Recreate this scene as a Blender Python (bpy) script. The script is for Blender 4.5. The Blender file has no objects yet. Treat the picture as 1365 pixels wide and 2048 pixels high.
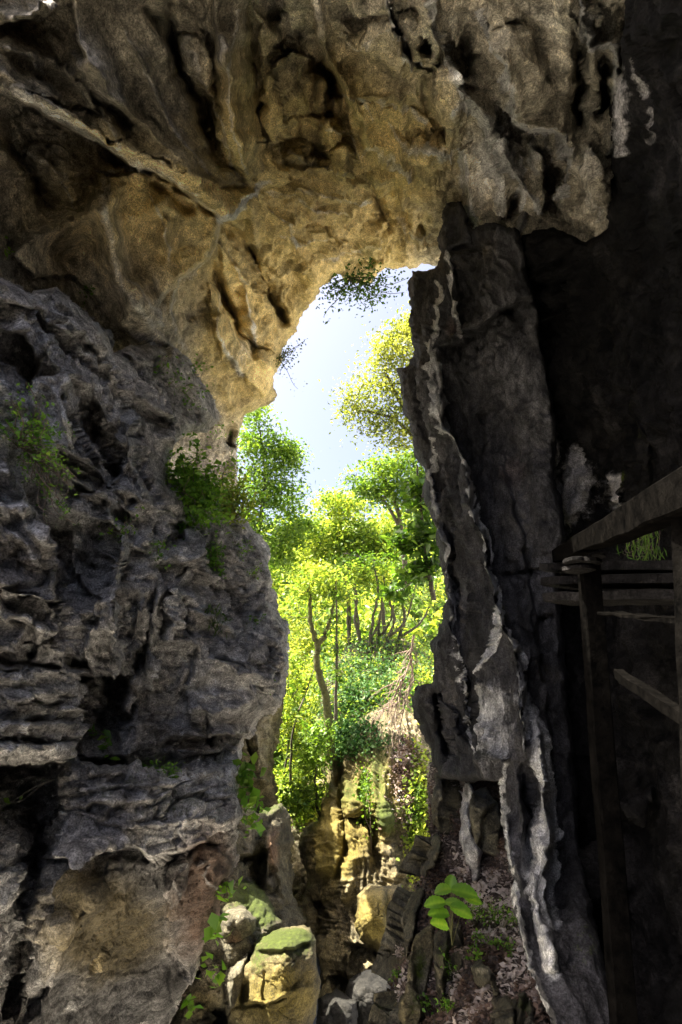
import bpy, math, random
import numpy as np
from mathutils import Vector

# ------------------------------------------------------------------ scene, camera, light
S = bpy.context.scene
COL = S.collection
PITCH = math.radians(18.0)
FOC = 20.0
FPX = FOC / 36.0 * 2048.0
CX, CY = 682.5, 1024.0

cam_d = bpy.data.cameras.new("camera")
cam = bpy.data.objects.new("camera", cam_d)
COL.objects.link(cam)
cam.location = (0, 0, 0)
cam.rotation_euler = (math.radians(90) + PITCH, 0, 0)
cam_d.sensor_fit = 'VERTICAL'
cam_d.sensor_height = 36.0
cam_d.lens = FOC
cam_d.clip_start = 0.05
cam_d.clip_end = 2000
S.camera = cam

SUN_EL, SUN_AZ = math.radians(60), math.radians(-98)    # azimuth from +Y towards +X
W = bpy.data.worlds.new("World"); S.world = W; W.use_nodes = True
wn = W.node_tree.nodes; wl = W.node_tree.links
bg = wn["Background"]
sky = wn.new("ShaderNodeTexSky"); sky.sky_type = 'NISHITA'; sky.sun_disc = False
sky.sun_elevation = SUN_EL; sky.sun_rotation = SUN_AZ
sky.air_density = 0.45; sky.dust_density = 7.0; sky.ozone_density = 0.0
wl.new(sky.outputs[0], bg.inputs[0]); bg.inputs[1].default_value = 0.104
sd_ = bpy.data.lights.new("sun", 'SUN'); sd_.energy = 5.0; sd_.angle = math.radians(0.5); sd_.color = (1.0, 0.93, 0.78)
sun = bpy.data.objects.new("sun", sd_); COL.objects.link(sun)
sdir = Vector((math.sin(SUN_AZ) * math.cos(SUN_EL), math.cos(SUN_AZ) * math.cos(SUN_EL), math.sin(SUN_EL)))
sun.rotation_euler = sdir.to_track_quat('Z', 'Y').to_euler()
S.view_settings.view_transform = 'Standard'; S.view_settings.look = 'None'
S.view_settings.exposure = 2.6; S.view_settings.gamma = 1.0
S.render.engine = 'CYCLES'
S.cycles.max_bounces = 8; S.cycles.diffuse_bounces = 5; S.cycles.glossy_bounces = 2
S.cycles.transmission_bounces = 5; S.cycles.transparent_max_bounces = 4
S.cycles.sample_clamp_indirect = 6.0
S.cycles.use_denoising = True

# ------------------------------------------------------------------ geometry helpers
FWD = np.array([0, math.cos(PITCH), math.sin(PITCH)])
UPV = np.array([0, -math.sin(PITCH), math.cos(PITCH)])
RGT = np.array([1.0, 0, 0])

def P(px, py, d):
    """photo coordinates and distance ahead -> point in the place"""
    px = np.asarray(px, float); py = np.asarray(py, float); d = np.asarray(d, float)
    a = (px - CX) / FPX; b = -(py - CY) / FPX
    return (FWD + a[..., None] * RGT + b[..., None] * UPV) * d[..., None]

def rnd(seed): return np.random.default_rng(seed)

_r = rnd(11)
PERM = _r.permutation(256).astype(np.int64); PERM = np.concatenate([PERM, PERM, PERM])
G3 = _r.normal(size=(256, 3)); G3 /= np.linalg.norm(G3, axis=1)[:, None]; G3 = G3.astype(np.float32)
J3 = _r.random((256, 3)).astype(np.float32)

def pnoise(p):
    p = np.asarray(p, np.float32)
    i = np.floor(p).astype(np.int64); f = p - i
    u = f * f * f * (f * (f * 6 - 15) + 10)
    X, Y, Z = i[:, 0] & 255, i[:, 1] & 255, i[:, 2] & 255
    out = np.zeros(len(p), np.float32)
    for dx in (0, 1):
        A = PERM[(X + dx) & 255]
        wx = u[:, 0] if dx else 1 - u[:, 0]
        for dy in (0, 1):
            B = PERM[A + ((Y + dy) & 255)]
            wy = u[:, 1] if dy else 1 - u[:, 1]
            for dz in (0, 1):
                h = PERM[B + ((Z + dz) & 255)]
                wz = u[:, 2] if dz else 1 - u[:, 2]
                g = G3[h]
                out += wx * wy * wz * (g[:, 0] * (f[:, 0] - dx) + g[:, 1] * (f[:, 1] - dy) + g[:, 2] * (f[:, 2] - dz))
    return out * 1.6

def fbm(p, octv=4, gain=.5):
    s = 0; a = 1; q = np.array(p, np.float32)
    for k in range(octv):
        s = s + a * pnoise(q); q = q * 2.03 + 7.3; a *= gain
    return s

def ridged(p, octv=4, gain=.5):
    s = 0; a = 1; q = np.array(p, np.float32); w = 1
    for k in range(octv):
        n = 1 - np.abs(pnoise(q)) * 1.6; n = np.clip(n, 0, 1) ** 2 * w
        s = s + a * n; w = np.clip(n * 1.6, 0, 1); q = q * 2.07 + 3.1; a *= gain
    return s

def worley(p):
    p = np.asarray(p, np.float32)
    i = np.floor(p).astype(np.int64)
    f1 = np.full(len(p), 9., np.float32); f2 = f1.copy(); cid = np.zeros(len(p), np.float32)
    for dx in (-1, 0, 1):
        for dy in (-1, 0, 1):
            for dz in (-1, 0, 1):
                c = i + np.array([dx, dy, dz])
                h = PERM[PERM[PERM[c[:, 0] & 255] + (c[:, 1] & 255)] + (c[:, 2] & 255)]
                v = c + J3[h] - p
                dd = np.sqrt((v * v).sum(1))
                nf = dd < f1
                f2 = np.where(nf, f1, np.minimum(f2, dd))
                cid = np.where(nf, h / 255.0, cid)
                f1 = np.where(nf, dd, f1)
    return f1, f2, cid

def facet(p, scale, lift=.5, gap=.05):
    """broken stone: every cell is a tilted flat face, a fine joint round it"""
    p = np.asarray(p, np.float32) * np.array(scale, np.float32)
    i = np.floor(p).astype(np.int64)
    f1 = np.full(len(p), 9., np.float32); f2 = f1.copy(); hh = np.zeros(len(p), np.int64); vv = np.zeros_like(p)
    for dx in (-1, 0, 1):
        for dy in (-1, 0, 1):
            for dz in (-1, 0, 1):
                c = i + np.array([dx, dy, dz])
                h = PERM[PERM[PERM[c[:, 0] & 255] + (c[:, 1] & 255)] + (c[:, 2] & 255)]
                v = p - c - J3[h]
                dd = np.sqrt((v * v).sum(1)); nf = dd < f1
                f2 = np.where(nf, f1, np.minimum(f2, dd)); hh = np.where(nf, h, hh); vv = np.where(nf[:, None], v, vv); f1 = np.where(nf, dd, f1)
    return (G3[hh] * vv).sum(1) + lift * (hh / 255.0 - .5) - gap * 2 * np.exp(-(f2 - f1) / .06)

def flow(px, py, ang, along, across, seed, sharp=2.0, octv=3):
    """sharp crests running across a face in one direction (clockwise degrees from the right)"""
    a = np.radians(ang) * np.ones_like(px)
    u = px * np.cos(a) + py * np.sin(a); v = -px * np.sin(a) + py * np.cos(a)
    w = fbm(np.stack([px / 130, py / 130, np.full_like(px, seed)], 1), 3) * 22
    s = 0; amp = 1
    for k in range(octv):
        n = np.clip(1 - np.abs(pnoise(np.stack([u / along, (v + w) / across, np.full_like(px, seed * 3.7 + k)], 1))) * 1.9, 0, 1) ** sharp
        s = s + amp * n; amp *= .5; along *= .55; across *= .5
    return s - .4

def strata(V, k, width, seed, dip=(0.0, .10), notch=.5):
    """beds of uneven thickness, each broken into blocks that stand out differently"""
    z = V[:, 2] + dip[0] * V[:, 0] + dip[1] * V[:, 1] + .10 * fbm(V * .6 + seed, 2)
    t = z * k + .9 * pnoise(np.stack([z * .7 * k, z * 0 + seed, z * 0], 1)); i = np.floor(t); f = t - i
    s_ = (V[:, 1] - V[:, 0] * .6) / width
    s_ = s_ + (i * 7.31) % 3.0 + .35 * pnoise(np.stack([s_ * 1.3, i * .37 + seed, s_ * 0], 1)) + .10 * pnoise(V * 5 + seed); j = np.floor(s_); g = s_ - j
    h = PERM[(PERM[(i.astype(np.int64) + seed) & 255] + j.astype(np.int64)) & 255] / 255.0
    e = np.minimum(g, 1 - g) * width; ez = np.minimum(f, 1 - f) / k
    r = (h - .5) + .25 * (PERM[(i.astype(np.int64) * 3 + seed) & 255] / 255.0 - .5)
    return r - notch * (np.exp(-e / .012) * .6 + np.exp(-ez / .010)) * (.4 + h)

def sstep(a, b, x):
    t = np.clip((x - a) / (b - a), 0, 1); return t * t * (3 - 2 * t)

def tps(ctrl):
    c = np.array(ctrl, float); xy = c[:, :2] / 500.0; n = len(c)
    def U(r2): return 0.5 * r2 * np.log(r2 + 1e-12)
    d2 = ((xy[:, None] - xy[None]) ** 2).sum(-1)
    K = U(d2) + np.eye(n) * 1e-3
    Pm = np.hstack([np.ones((n, 1)), xy])
    A = np.zeros((n + 3, n + 3)); A[:n, :n] = K; A[:n, n:] = Pm; A[n:, :n] = Pm.T
    b = np.zeros(n + 3); b[:n] = 1.0 / c[:, 2]
    w = np.linalg.solve(A, b)
    def f(px, py):
        q = np.stack([px, py], -1) / 500.0
        out = w[n] + q[:, 0] * w[n + 1] + q[:, 1] * w[n + 2]
        for k in range(n):
            r2 = (q[:, 0] - xy[k, 0]) ** 2 + (q[:, 1] - xy[k, 1]) ** 2
            out = out + w[k] * U(r2)
        return 1.0 / np.clip(out, 0.02, 1.2)
    return f

def poly_sd(px, py, poly):
    pts = np.array(poly, float); n = len(pts)
    dmin = np.full(px.shape, 1e9); inside = np.zeros(px.shape, bool)
    for k in range(n):
        a = pts[k]; b = pts[(k + 1) % n]; ab = b - a
        t = np.clip(((px - a[0]) * ab[0] + (py - a[1]) * ab[1]) / (ab @ ab + 1e-9), 0, 1)
        dd = np.hypot(px - a[0] - t * ab[0], py - a[1] - t * ab[1])
        dmin = np.minimum(dmin, dd)
        cond = ((a[1] > py) != (b[1] > py))
        xi = (b[0] - a[0]) * (py - a[1]) / (b[1] - a[1] + 1e-12) + a[0]
        inside ^= cond & (px < xi)
    return np.where(inside, dmin, -dmin)

def line_sd(px, py, line):
    """distance to a polyline, side (+ = right of travel, seen in the photo), position 0..1"""
    pts = np.array(line, float)
    seg = np.linalg.norm(pts[1:] - pts[:-1], axis=1); cum = np.concatenate([[0], np.cumsum(seg)]); L = cum[-1]
    best = np.full(px.shape, 1e9); side = np.ones(px.shape); tt = np.zeros(px.shape)
    for k in range(len(pts) - 1):
        a = pts[k]; ab = pts[k + 1] - a
        t = np.clip(((px - a[0]) * ab[0] + (py - a[1]) * ab[1]) / (ab @ ab), 0, 1)
        ex = px - a[0] - t * ab[0]; ey = py - a[1] - t * ab[1]
        dd = np.hypot(ex, ey); m = dd < best
        best = np.where(m, dd, best)
        side = np.where(m, np.sign(ab[0] * (py - a[1]) - ab[1] * (px - a[0])), side)
        tt = np.where(m, (cum[k] + t * seg[k]) / L, tt)
    return best, side, tt

def new_mesh_obj(name, verts, faces, mat=None, parent=None, smooth=True, attrs=None, matidx=None):
    me = bpy.data.meshes.new(name)
    verts = np.ascontiguousarray(verts, np.float32)
    if isinstance(faces, np.ndarray):
        k = faces.shape[1]; nf = len(faces)
        me.vertices.add(len(verts)); me.vertices.foreach_set("co", verts.ravel())
        me.loops.add(nf * k); me.loops.foreach_set("vertex_index", faces.astype(np.int32).ravel())
        me.polygons.add(nf); me.polygons.foreach_set("loop_start", np.arange(0, nf * k, k, dtype=np.int32))
        me.polygons.foreach_set("loop_total", np.full(nf, k, np.int32))
        me.update(calc_edges=True)
    else:
        me.from_pydata([tuple(v) for v in verts.tolist()], [], faces); me.update()
    if smooth: me.polygons.foreach_set("use_smooth", np.ones(len(me.polygons), bool))
    if attrs:
        for an, arr in attrs.items():
            a = me.attributes.new(an, 'FLOAT_COLOR', 'POINT'); a.data.foreach_set("color", np.ascontiguousarray(arr, np.float32).ravel())
    if mat: me.materials.append(mat)
    o = bpy.data.objects.new(name, me); COL.objects.link(o)
    if parent is not None: o.parent = parent
    return o

def tag(o, label, cat=None, group=None, kind=None):
    o['label'] = label
    if cat: o['category'] = cat
    if group: o['group'] = group
    if kind: o['kind'] = kind
    return o

def thing(name, label, cat, group=None, loc=(0, 0, 0)):
    o = bpy.data.objects.new(name, None); COL.objects.link(o); o.location = tuple(loc)
    o.empty_display_size = .1
    return tag(o, label, cat, group)

# ------------------------------------------------------------------ materials
def node_mat(name):
    m = bpy.data.materials.new(name); m.use_nodes = True
    nt = m.node_tree; b = nt.nodes["Principled BSDF"]
    return m, nt, b

def mixc(nt, fac, a, b, mode='MIX'):
    n = nt.nodes.new("ShaderNodeMix"); n.data_type = 'RGBA'; n.blend_type = mode
    for s, v in ((0, fac), (6, a), (7, b)):
        if isinstance(v, (float, int)): n.inputs[s].default_value = v
        elif isinstance(v, tuple): n.inputs[s].default_value = (*v, 1)
        else: nt.links.new(v, n.inputs[s])
    return n.outputs[2]

def math_n(nt, op, a, b=None, clamp=False):
    n = nt.nodes.new("ShaderNodeMath"); n.operation = op; n.use_clamp = clamp
    for s, v in ((0, a), (1, b)):
        if v is None: continue
        if isinstance(v, (float, int)): n.inputs[s].default_value = v
        else: nt.links.new(v, n.inputs[s])
    return n.outputs[0]

def noise_n(nt, vec, scale, detail=8, rough=.6, dist=0.0):
    n = nt.nodes.new("ShaderNodeTexNoise"); n.inputs['Scale'].default_value = scale
    n.inputs['Detail'].default_value = detail; n.inputs['Roughness'].default_value = rough
    n.inputs['Distortion'].default_value = dist
    nt.links.new(vec, n.inputs['Vector']); return n.outputs[0]

def ramp_n(nt, fac, stops):
    n = nt.nodes.new("ShaderNodeValToRGB"); e = n.color_ramp.elements
    while len(e) < len(stops): e.new(.5)
    for k, (p, c) in enumerate(stops):
        e[k].position = p; e[k].color = (*c, 1) if isinstance(c, tuple) else (c, c, c, 1)
    nt.links.new(fac, n.inputs[0]); return n.outputs[0]

def rock_mat(name, dark=(.075, .065, .055), mid=(.20, .175, .15), light=(.40, .37, .33), ochre=(.36, .27, .10),
             moss=(.10, .13, .02), rust=(.23, .12, .065), white=(.62, .61, .60), sc=1.0, bump=1.0, layer=0.0, spec=.35, rough=.75, vz=None):
    m, nt, b = node_mat(name)
    tc = nt.nodes.new("ShaderNodeTexCoord"); v = tc.outputs['Object']
    mp = nt.nodes.new("ShaderNodeMapping"); mp.inputs['Scale'].default_value = (1, 1, vz or (1.7 if layer else .9))
    mp.inputs['Rotation'].default_value = (0.05, .1, 0)
    nt.links.new(v, mp.inputs[0]); vs = mp.outputs[0]
    n1 = noise_n(nt, vs, .9 * sc, 12, .66, 0)
    n2 = noise_n(nt, vs, 7 * sc, 12, .78, 0)
    n3 = noise_n(nt, v, 26 * sc, 6, .7)
    base = ramp_n(nt, n1, [(.30, dark), (.5, mid), (.72, light)])
    grain = ramp_n(nt, n2, [(.36, .16), (.46, .65), (.53, 1.1), (.64, 2.0)])
    c = mixc(nt, .85, base, grain, 'MULTIPLY')
    at = nt.nodes.new("ShaderNodeAttribute"); at.attribute_name = "m1"
    sp = nt.nodes.new("ShaderNodeSeparateColor"); nt.links.new(at.outputs['Color'], sp.inputs[0])
    a_och, a_moss, a_white = sp.outputs[0], sp.outputs[1], sp.outputs[2]; a_rust = at.outputs['Alpha']
    def att_mask(att, k=1.0, nz=n2):
        t = math_n(nt, 'MULTIPLY', att, 1.6)
        t = math_n(nt, 'ADD', t, math_n(nt, 'MULTIPLY', nz, 1.6)); t = math_n(nt, 'SUBTRACT', t, 1.3)
        return math_n(nt, 'MULTIPLY', t, 2.6 * k, clamp=True)
    og = mixc(nt, .75, ochre, ramp_n(nt, n2, [(.3, .3), (.5, .9), (.7, 1.55)]), 'MULTIPLY')
    c = mixc(nt, math_n(nt, 'MULTIPLY', att_mask(a_och, .6, n1), .85), c, og)
    rg = mixc(nt, .7, rust, ramp_n(nt, n2, [(.3, .4), (.5, .9), (.7, 1.6)]), 'MULTIPLY')
    c = mixc(nt, math_n(nt, 'MULTIPLY', att_mask(a_rust, .6, n1), .85), c, rg)
    c = mixc(nt, math_n(nt, 'MULTIPLY', att_mask(a_white, .6), .85), c, mixc(nt, .5, white, grain, 'MULTIPLY'))
    st = ramp_n(nt, noise_n(nt, vs, 1.7 * sc, 12, .72, 0), [(.50, 1.0), (.60, .38)])
    c = mixc(nt, .75, c, st, 'MULTIPLY')
    n4 = noise_n(nt, v, 62 * sc, 4, .75)
    c = mixc(nt, .8, c, ramp_n(nt, n4, [(.38, .35), (.5, 1.0), (.60, 1.7)]), 'MULTIPLY')
    # pale lichen / calcite specks and dark pits that belong to the stone
    sp1 = ramp_n(nt, noise_n(nt, v, 34 * sc, 5, .75), [(.60, 0.0), (.68, 1.0)])
    c = mixc(nt, math_n(nt, 'MULTIPLY', sp1, .35), c, light)
    vo = nt.nodes.new("ShaderNodeTexVoronoi"); vo.inputs['Scale'].default_value = 16 * sc; nt.links.new(v, vo.inputs['Vector'])
    pits = ramp_n(nt, vo.outputs['Distance'], [(.08, 0.0), (.30, 1.0)])
    mg = mixc(nt, .8, moss, ramp_n(nt, n3, [(.3, .35), (.5, .9), (.7, 1.9)]), 'MULTIPLY')
    c = mixc(nt, att_mask(a_moss, .6, n3), c, mg)
    a2 = nt.nodes.new("ShaderNodeAttribute"); a2.attribute_name = "m2"
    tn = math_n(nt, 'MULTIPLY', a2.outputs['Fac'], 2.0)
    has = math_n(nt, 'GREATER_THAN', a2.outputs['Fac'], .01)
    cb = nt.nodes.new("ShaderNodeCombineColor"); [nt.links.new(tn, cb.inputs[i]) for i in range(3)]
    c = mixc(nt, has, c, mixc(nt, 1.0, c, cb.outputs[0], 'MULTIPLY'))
    nt.links.new(c, b.inputs['Base Color'])
    b.inputs['Roughness'].default_value = rough
    b.inputs['Specular IOR Level'].default_value = spec
    h = math_n(nt, 'MULTIPLY', n2, 1.0)
    h = math_n(nt, 'ADD', h, math_n(nt, 'MULTIPLY', n3, .30))
    h = math_n(nt, 'ADD', h, math_n(nt, 'MULTIPLY', pits, .06))
    h = math_n(nt, 'ADD', h, math_n(nt, 'MULTIPLY', n4, .14))
    h = math_n(nt, 'ADD', h, math_n(nt, 'MULTIPLY', n1, .8))
    bp = nt.nodes.new("ShaderNodeBump"); bp.inputs['Strength'].default_value = 1.0
    bp.inputs['Distance'].default_value = .065 * bump / sc
    nt.links.new(h, bp.inputs['Height']); nt.links.new(bp.outputs[0], b.inputs['Normal'])
    return m

# ------------------------------------------------------------------ rock builder
def blob(px, py, x, y, rx, ry, rot=0):
    c, s = math.cos(rot), math.sin(rot)
    dx = (px - x); dy = (py - y)
    u = (dx * c + dy * s) / rx; w = (-dx * s + dy * c) / ry
    return np.exp(-(u * u + w * w))

MASS = {}
def rock_mass(name, outline, ctrl, mat, feats=(), noise=None, paint=None, step=2.5, edge=(14, .25), warp=5,
              skirt=1.2, skirt_in=0.15, parent=None, bounds=None, seed=0, fscale=1.0, plates=(), base_tone=.5):
    o = np.array(outline, float)
    x0, y0 = o.min(0) - 10; x1, y1 = o.max(0) + 10
    if bounds: x0, y0, x1, y1 = max(x0, bounds[0]), max(y0, bounds[1]), min(x1, bounds[2]), min(y1, bounds[3])
    # finer inside the picture, coarse outside it
    def axis(a, b, lo, hi):
        out = [a]; t = a
        while t < b:
            far = max(lo - t, t - hi, 0)
            t += step * (1 + min(far / 40.0, 6)); out.append(t)
        return np.array(out)
    xs = axis(x0, x1, -20, 1385); ys = axis(y0, y1, -20, 2068)
    GX, GY = np.meshgrid(xs, ys); sh = GX.shape
    px = GX.ravel(); py = GY.ravel()
    q = np.stack([px / 60 + seed, py / 60, np.zeros_like(px)], 1)
    wx = fbm(q, 4, .6) * warp; wy = fbm(q + 31.7, 4, .6) * warp
    sdist = poly_sd(px + wx, py + wy, outline)
    sdg = sdist.reshape(sh)
    ins = sdg > 0
    gy_, gx_ = np.gradient(sdg, ys, xs)
    near = np.zeros(sh, bool)
    pad = np.pad(ins, 1)
    for a in (0, 1, 2):
        for b in (0, 1, 2):
            near |= pad[a:a + sh[0], b:b + sh[1]]
    snap = near & ~ins
    gn = gx_ ** 2 + gy_ ** 2 + 1e-6
    sx = np.where(snap, GX - sdg * gx_ / gn, GX); sy = np.where(snap, GY - sdg * gy_ / gn, GY)
    lim = step * 3
    sx = np.clip(sx, GX - lim, GX + lim); sy = np.clip(sy, GY - lim, GY + lim)
    px = sx.ravel(); py = sy.ravel(); sdv = np.maximum(sdist, 0)
    D = tps(ctrl)(px, py)
    for ft in feats:
        kind, line, w, h = ft[:4]; h = h * fscale
        la = np.array(line, float); R = w * 6 + 10
        m = (px > la[:, 0].min() - R) & (px < la[:, 0].max() + R) & (py > la[:, 1].min() - R) & (py < la[:, 1].max() + R)
        if not m.any(): continue
        qq = np.stack([px[m] / 45 + 5, py[m] / 45, np.full(m.sum(), 3.)], 1)
        jx = fbm(qq, 3, .5) * min(8, w * .4 + 3); jy = fbm(qq + 9.1, 3, .5) * min(8, w * .4 + 3)
        dd, side, t = line_sd(px[m] + jx, py[m] + jy, line)
        tap = np.minimum(1, np.minimum(t, 1 - t) * 5 + .12)
        if kind == 'ridge': dD = -h * tap * np.exp(-dd / w)
        elif kind == 'bulge': dD = -h * tap * np.exp(-(dd / w) ** 2)
        elif kind == 'crack': dD = h * tap * np.exp(-(dd / w) ** 2)
        elif kind == 'step':       # right side of travel stands forward
            s = dd * side; dD = -h * tap * sstep(-2.5, 2.5, s) * np.exp(-np.maximum(s, 0) / w)
        elif kind == 'drop':       # right side of travel is set back
            s = dd * side; dD = h * tap * sstep(-2.5, 2.5, s) * np.exp(-np.maximum(s, 0) / w)
        D[m] += dD
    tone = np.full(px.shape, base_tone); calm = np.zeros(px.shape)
    for (poly, h, w, tn, sm) in plates:       # slabs of rock set forward or back; tone partly paints shade
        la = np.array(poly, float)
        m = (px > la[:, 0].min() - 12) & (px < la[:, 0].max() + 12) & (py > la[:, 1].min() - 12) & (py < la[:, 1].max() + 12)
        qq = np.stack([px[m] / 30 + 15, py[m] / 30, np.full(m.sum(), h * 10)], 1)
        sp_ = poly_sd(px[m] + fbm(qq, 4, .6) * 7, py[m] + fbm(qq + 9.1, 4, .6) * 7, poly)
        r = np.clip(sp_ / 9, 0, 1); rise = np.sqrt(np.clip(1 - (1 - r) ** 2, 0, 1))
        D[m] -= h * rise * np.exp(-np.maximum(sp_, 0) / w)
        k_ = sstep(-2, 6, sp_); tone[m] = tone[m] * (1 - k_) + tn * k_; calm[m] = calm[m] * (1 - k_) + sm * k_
    Dg = np.pad(D.reshape(sh), 1, mode='edge')
    D = (sum(Dg[a:a + sh[0], b:b + sh[1]] for a in (0, 1, 2) for b in (0, 1, 2)) / 9).ravel()
    gyD, gxD = np.gradient(D.reshape(sh), ys, xs); slope = np.hypot(gxD, gyD).ravel() / np.maximum(D, 1) * 6
    er, ed = edge
    e = 1 - np.clip(sdv / er, 0, 1)
    D = D + ed * (1 - np.sqrt(np.clip(1 - e * e, 0, 1)))
    V = P(px, py, D)
    # normals of the smooth base
    Vg = V.reshape(*sh, 3)
    du = np.gradient(Vg, axis=1); dv = np.gradient(Vg, axis=0)
    N = np.cross(du.reshape(-1, 3), dv.reshape(-1, 3))
    N /= np.linalg.norm(N, axis=1)[:, None] + 1e-9
    N = np.where((N * V).sum(1)[:, None] > 0, -N, N).reshape(*sh, 3)
    for _ in range(3):
        for ax in (0, 1):
            pd = [(0, 0)] * 3; pd[ax] = (5, 5)
            cs = np.cumsum(np.pad(N, pd, mode='edge'), axis=ax)
            N = (np.take(cs, range(10, cs.shape[ax]), ax) - np.take(cs, range(0, cs.shape[ax] - 10), ax))
    N = N.reshape(-1, 3); N /= np.linalg.norm(N, axis=1)[:, None] + 1e-9
    # soften them so that noise pushes coherent lumps
    k = near.ravel()
    if noise is not None:
        h = np.zeros(len(V)); h[k] = noise(V[k], px[k], py[k], D[k]) * (1 - calm[k])
        fade = (.35 + .65 * sstep(0, 40, sdv)) * (.12 + .88 / (1 + (slope / .07) ** 2))
        V = V + N * (h * fade)[:, None]
    m1 = np.zeros((len(V), 4), np.float32); m2 = np.stack([tone, tone, tone, np.ones_like(tone)], 1).astype(np.float32)
    if paint is not None: m1[k] = np.clip(paint(V[k], px[k], py[k], N[k]), 0, 1)
    idx = -np.ones(sh, np.int64); idx[near] = np.arange(near.sum())
    a = idx[:-1, :-1]; b = idx[:-1, 1:]; c = idx[1:, 1:]; d = idx[1:, :-1]
    ok = (a >= 0) & (b >= 0) & (c >= 0) & (d >= 0)
    insq = ins[:-1, :-1] | ins[:-1, 1:] | ins[1:, 1:] | ins[1:, :-1]
    ok &= insq
    F = np.stack([a[ok], d[ok], c[ok], b[ok]], 1)
    VV = V[k]; M = m1[k]; M2 = m2[k]
    # skirt so that the mass has sides
    E = np.concatenate([F[:, [0, 1]], F[:, [1, 2]], F[:, [2, 3]], F[:, [3, 0]]])
    n = len(VV); key = E[:, 0] * n + E[:, 1]; rkey = E[:, 1] * n + E[:, 0]
    be = E[~np.isin(key, rkey)]
    bv = np.unique(be); mp = -np.ones(n, np.int64); mp[bv] = np.arange(len(bv))
    cen = VV.mean(0); rings = []; prev = mp.copy(); prev[bv] = bv; allV = [VV]; allM = [M]; allM2 = [M2]; base = n; newF = []
    B0 = VV[bv]; g = np.stack([gx_.ravel()[k][bv], gy_.ravel()[k][bv]], 1); g /= np.linalg.norm(g, axis=1)[:, None] + 1e-6
    for j, (t, ins_) in enumerate(((.12, .0), (.45, .12), (1.0, .5))):
        dist = np.linalg.norm(B0, axis=1)[:, None]
        dirv = B0 / dist
        inward = g[:, :1] * RGT - g[:, 1:] * UPV
        Q = B0 + dirv * skirt * t + inward * skirt * ins_ * skirt_in * 2
        Q = Q + (fbm(Q * 2.0, 3)[:, None] * .06 * skirt)
        allV.append(Q); allM.append(M[bv]); allM2.append(M2[bv])
        cur = -np.ones(n, np.int64); cur[bv] = base + np.arange(len(bv)); base += len(bv)
        newF.append(np.stack([prev[be[:, 1]], prev[be[:, 0]], cur[be[:, 0]], cur[be[:, 1]]], 1))
        prev = cur
    VV = np.concatenate(allV); M = np.concatenate(allM); M2 = np.concatenate(allM2); F = np.concatenate([F] + newF)
    MASS[name] = (V[k], px[k], py[k], N[k])
    return new_mesh_obj(name, VV, F, mat, parent, attrs={'m1': M, 'm2': M2})

# ------------------------------------------------------------------ rock characters
def lay(V, s): return V * np.array(s, float)

def n_cliff(a=1.0, blocks=1.0, flute=1.0):
    def f(V, px, py, D):
        k = a * (.45 + .11 * np.clip(D, 2, 12))
        dip = np.stack([V[:, 0], V[:, 1], V[:, 2] + .12 * V[:, 1]], 1)
        wq = V + .25 * np.stack([fbm(V * 1.1, 3), fbm(V * 1.1 + 9, 3), .5 * fbm(V * 1.1 + 19, 3)], 1)
        h = fbm(V * .5, 3) * .07
        h += (ridged(lay(wq, (1.0, 1.0, .8)), 4, .42) - .5) * .03 * flute
        lower = sstep(700, 1350, py)
        h += blocks * strata(V, 2.6, .85, 3) * .12 * (.25 + .75 * lower) + blocks * strata(V, 7.0, .34, 40) * .045 * (.25 + .75 * lower)
        h += facet(dip + .06 * fbm(V * 1.3, 3)[:, None], (1.5, 1.5, 2.2), gap=.1) * .10 + facet(dip + .03 * fbm(V * 3, 2)[:, None], (3.6, 3.6, 8.5)) * .030 * (.4 + lower)
        h += (ridged(lay(wq + 4, (3.2, 3.2, 2.2)), 3, .5) - .5) * .03
        h += fbm(V * 7 + 3, 4, .65) * .016
        up = sstep(1100, 980, py); lo = sstep(1690, 1760, py); led = sstep(1520, 1560, py) * (1 - lo); mid = (1 - up) * (1 - lo) * (1 - led)
        h += up * (flow(px, py, 54, 200, 44, 1, 3.0, 2) * .075 + flow(px, py, 30, 120, 18, 2, 2, 2) * .012)
        h += mid * (flow(px, py, 97, 150, 40, 3, 2.5, 2) * .03 * flute + flow(px, py, 3, 220, 30, 4, 1.5, 2) * .02)
        h += led * (flow(px, py, -6, 130, 18, 5, 1.5, 2) * .02)
        h += lo * (flow(px, py, 113, 220, 60, 6, 1.5, 2) * .06 + flow(px, py, 118, 80, 12, 7, 1.5, 2) * .012)
        return h * k
    return f

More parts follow.
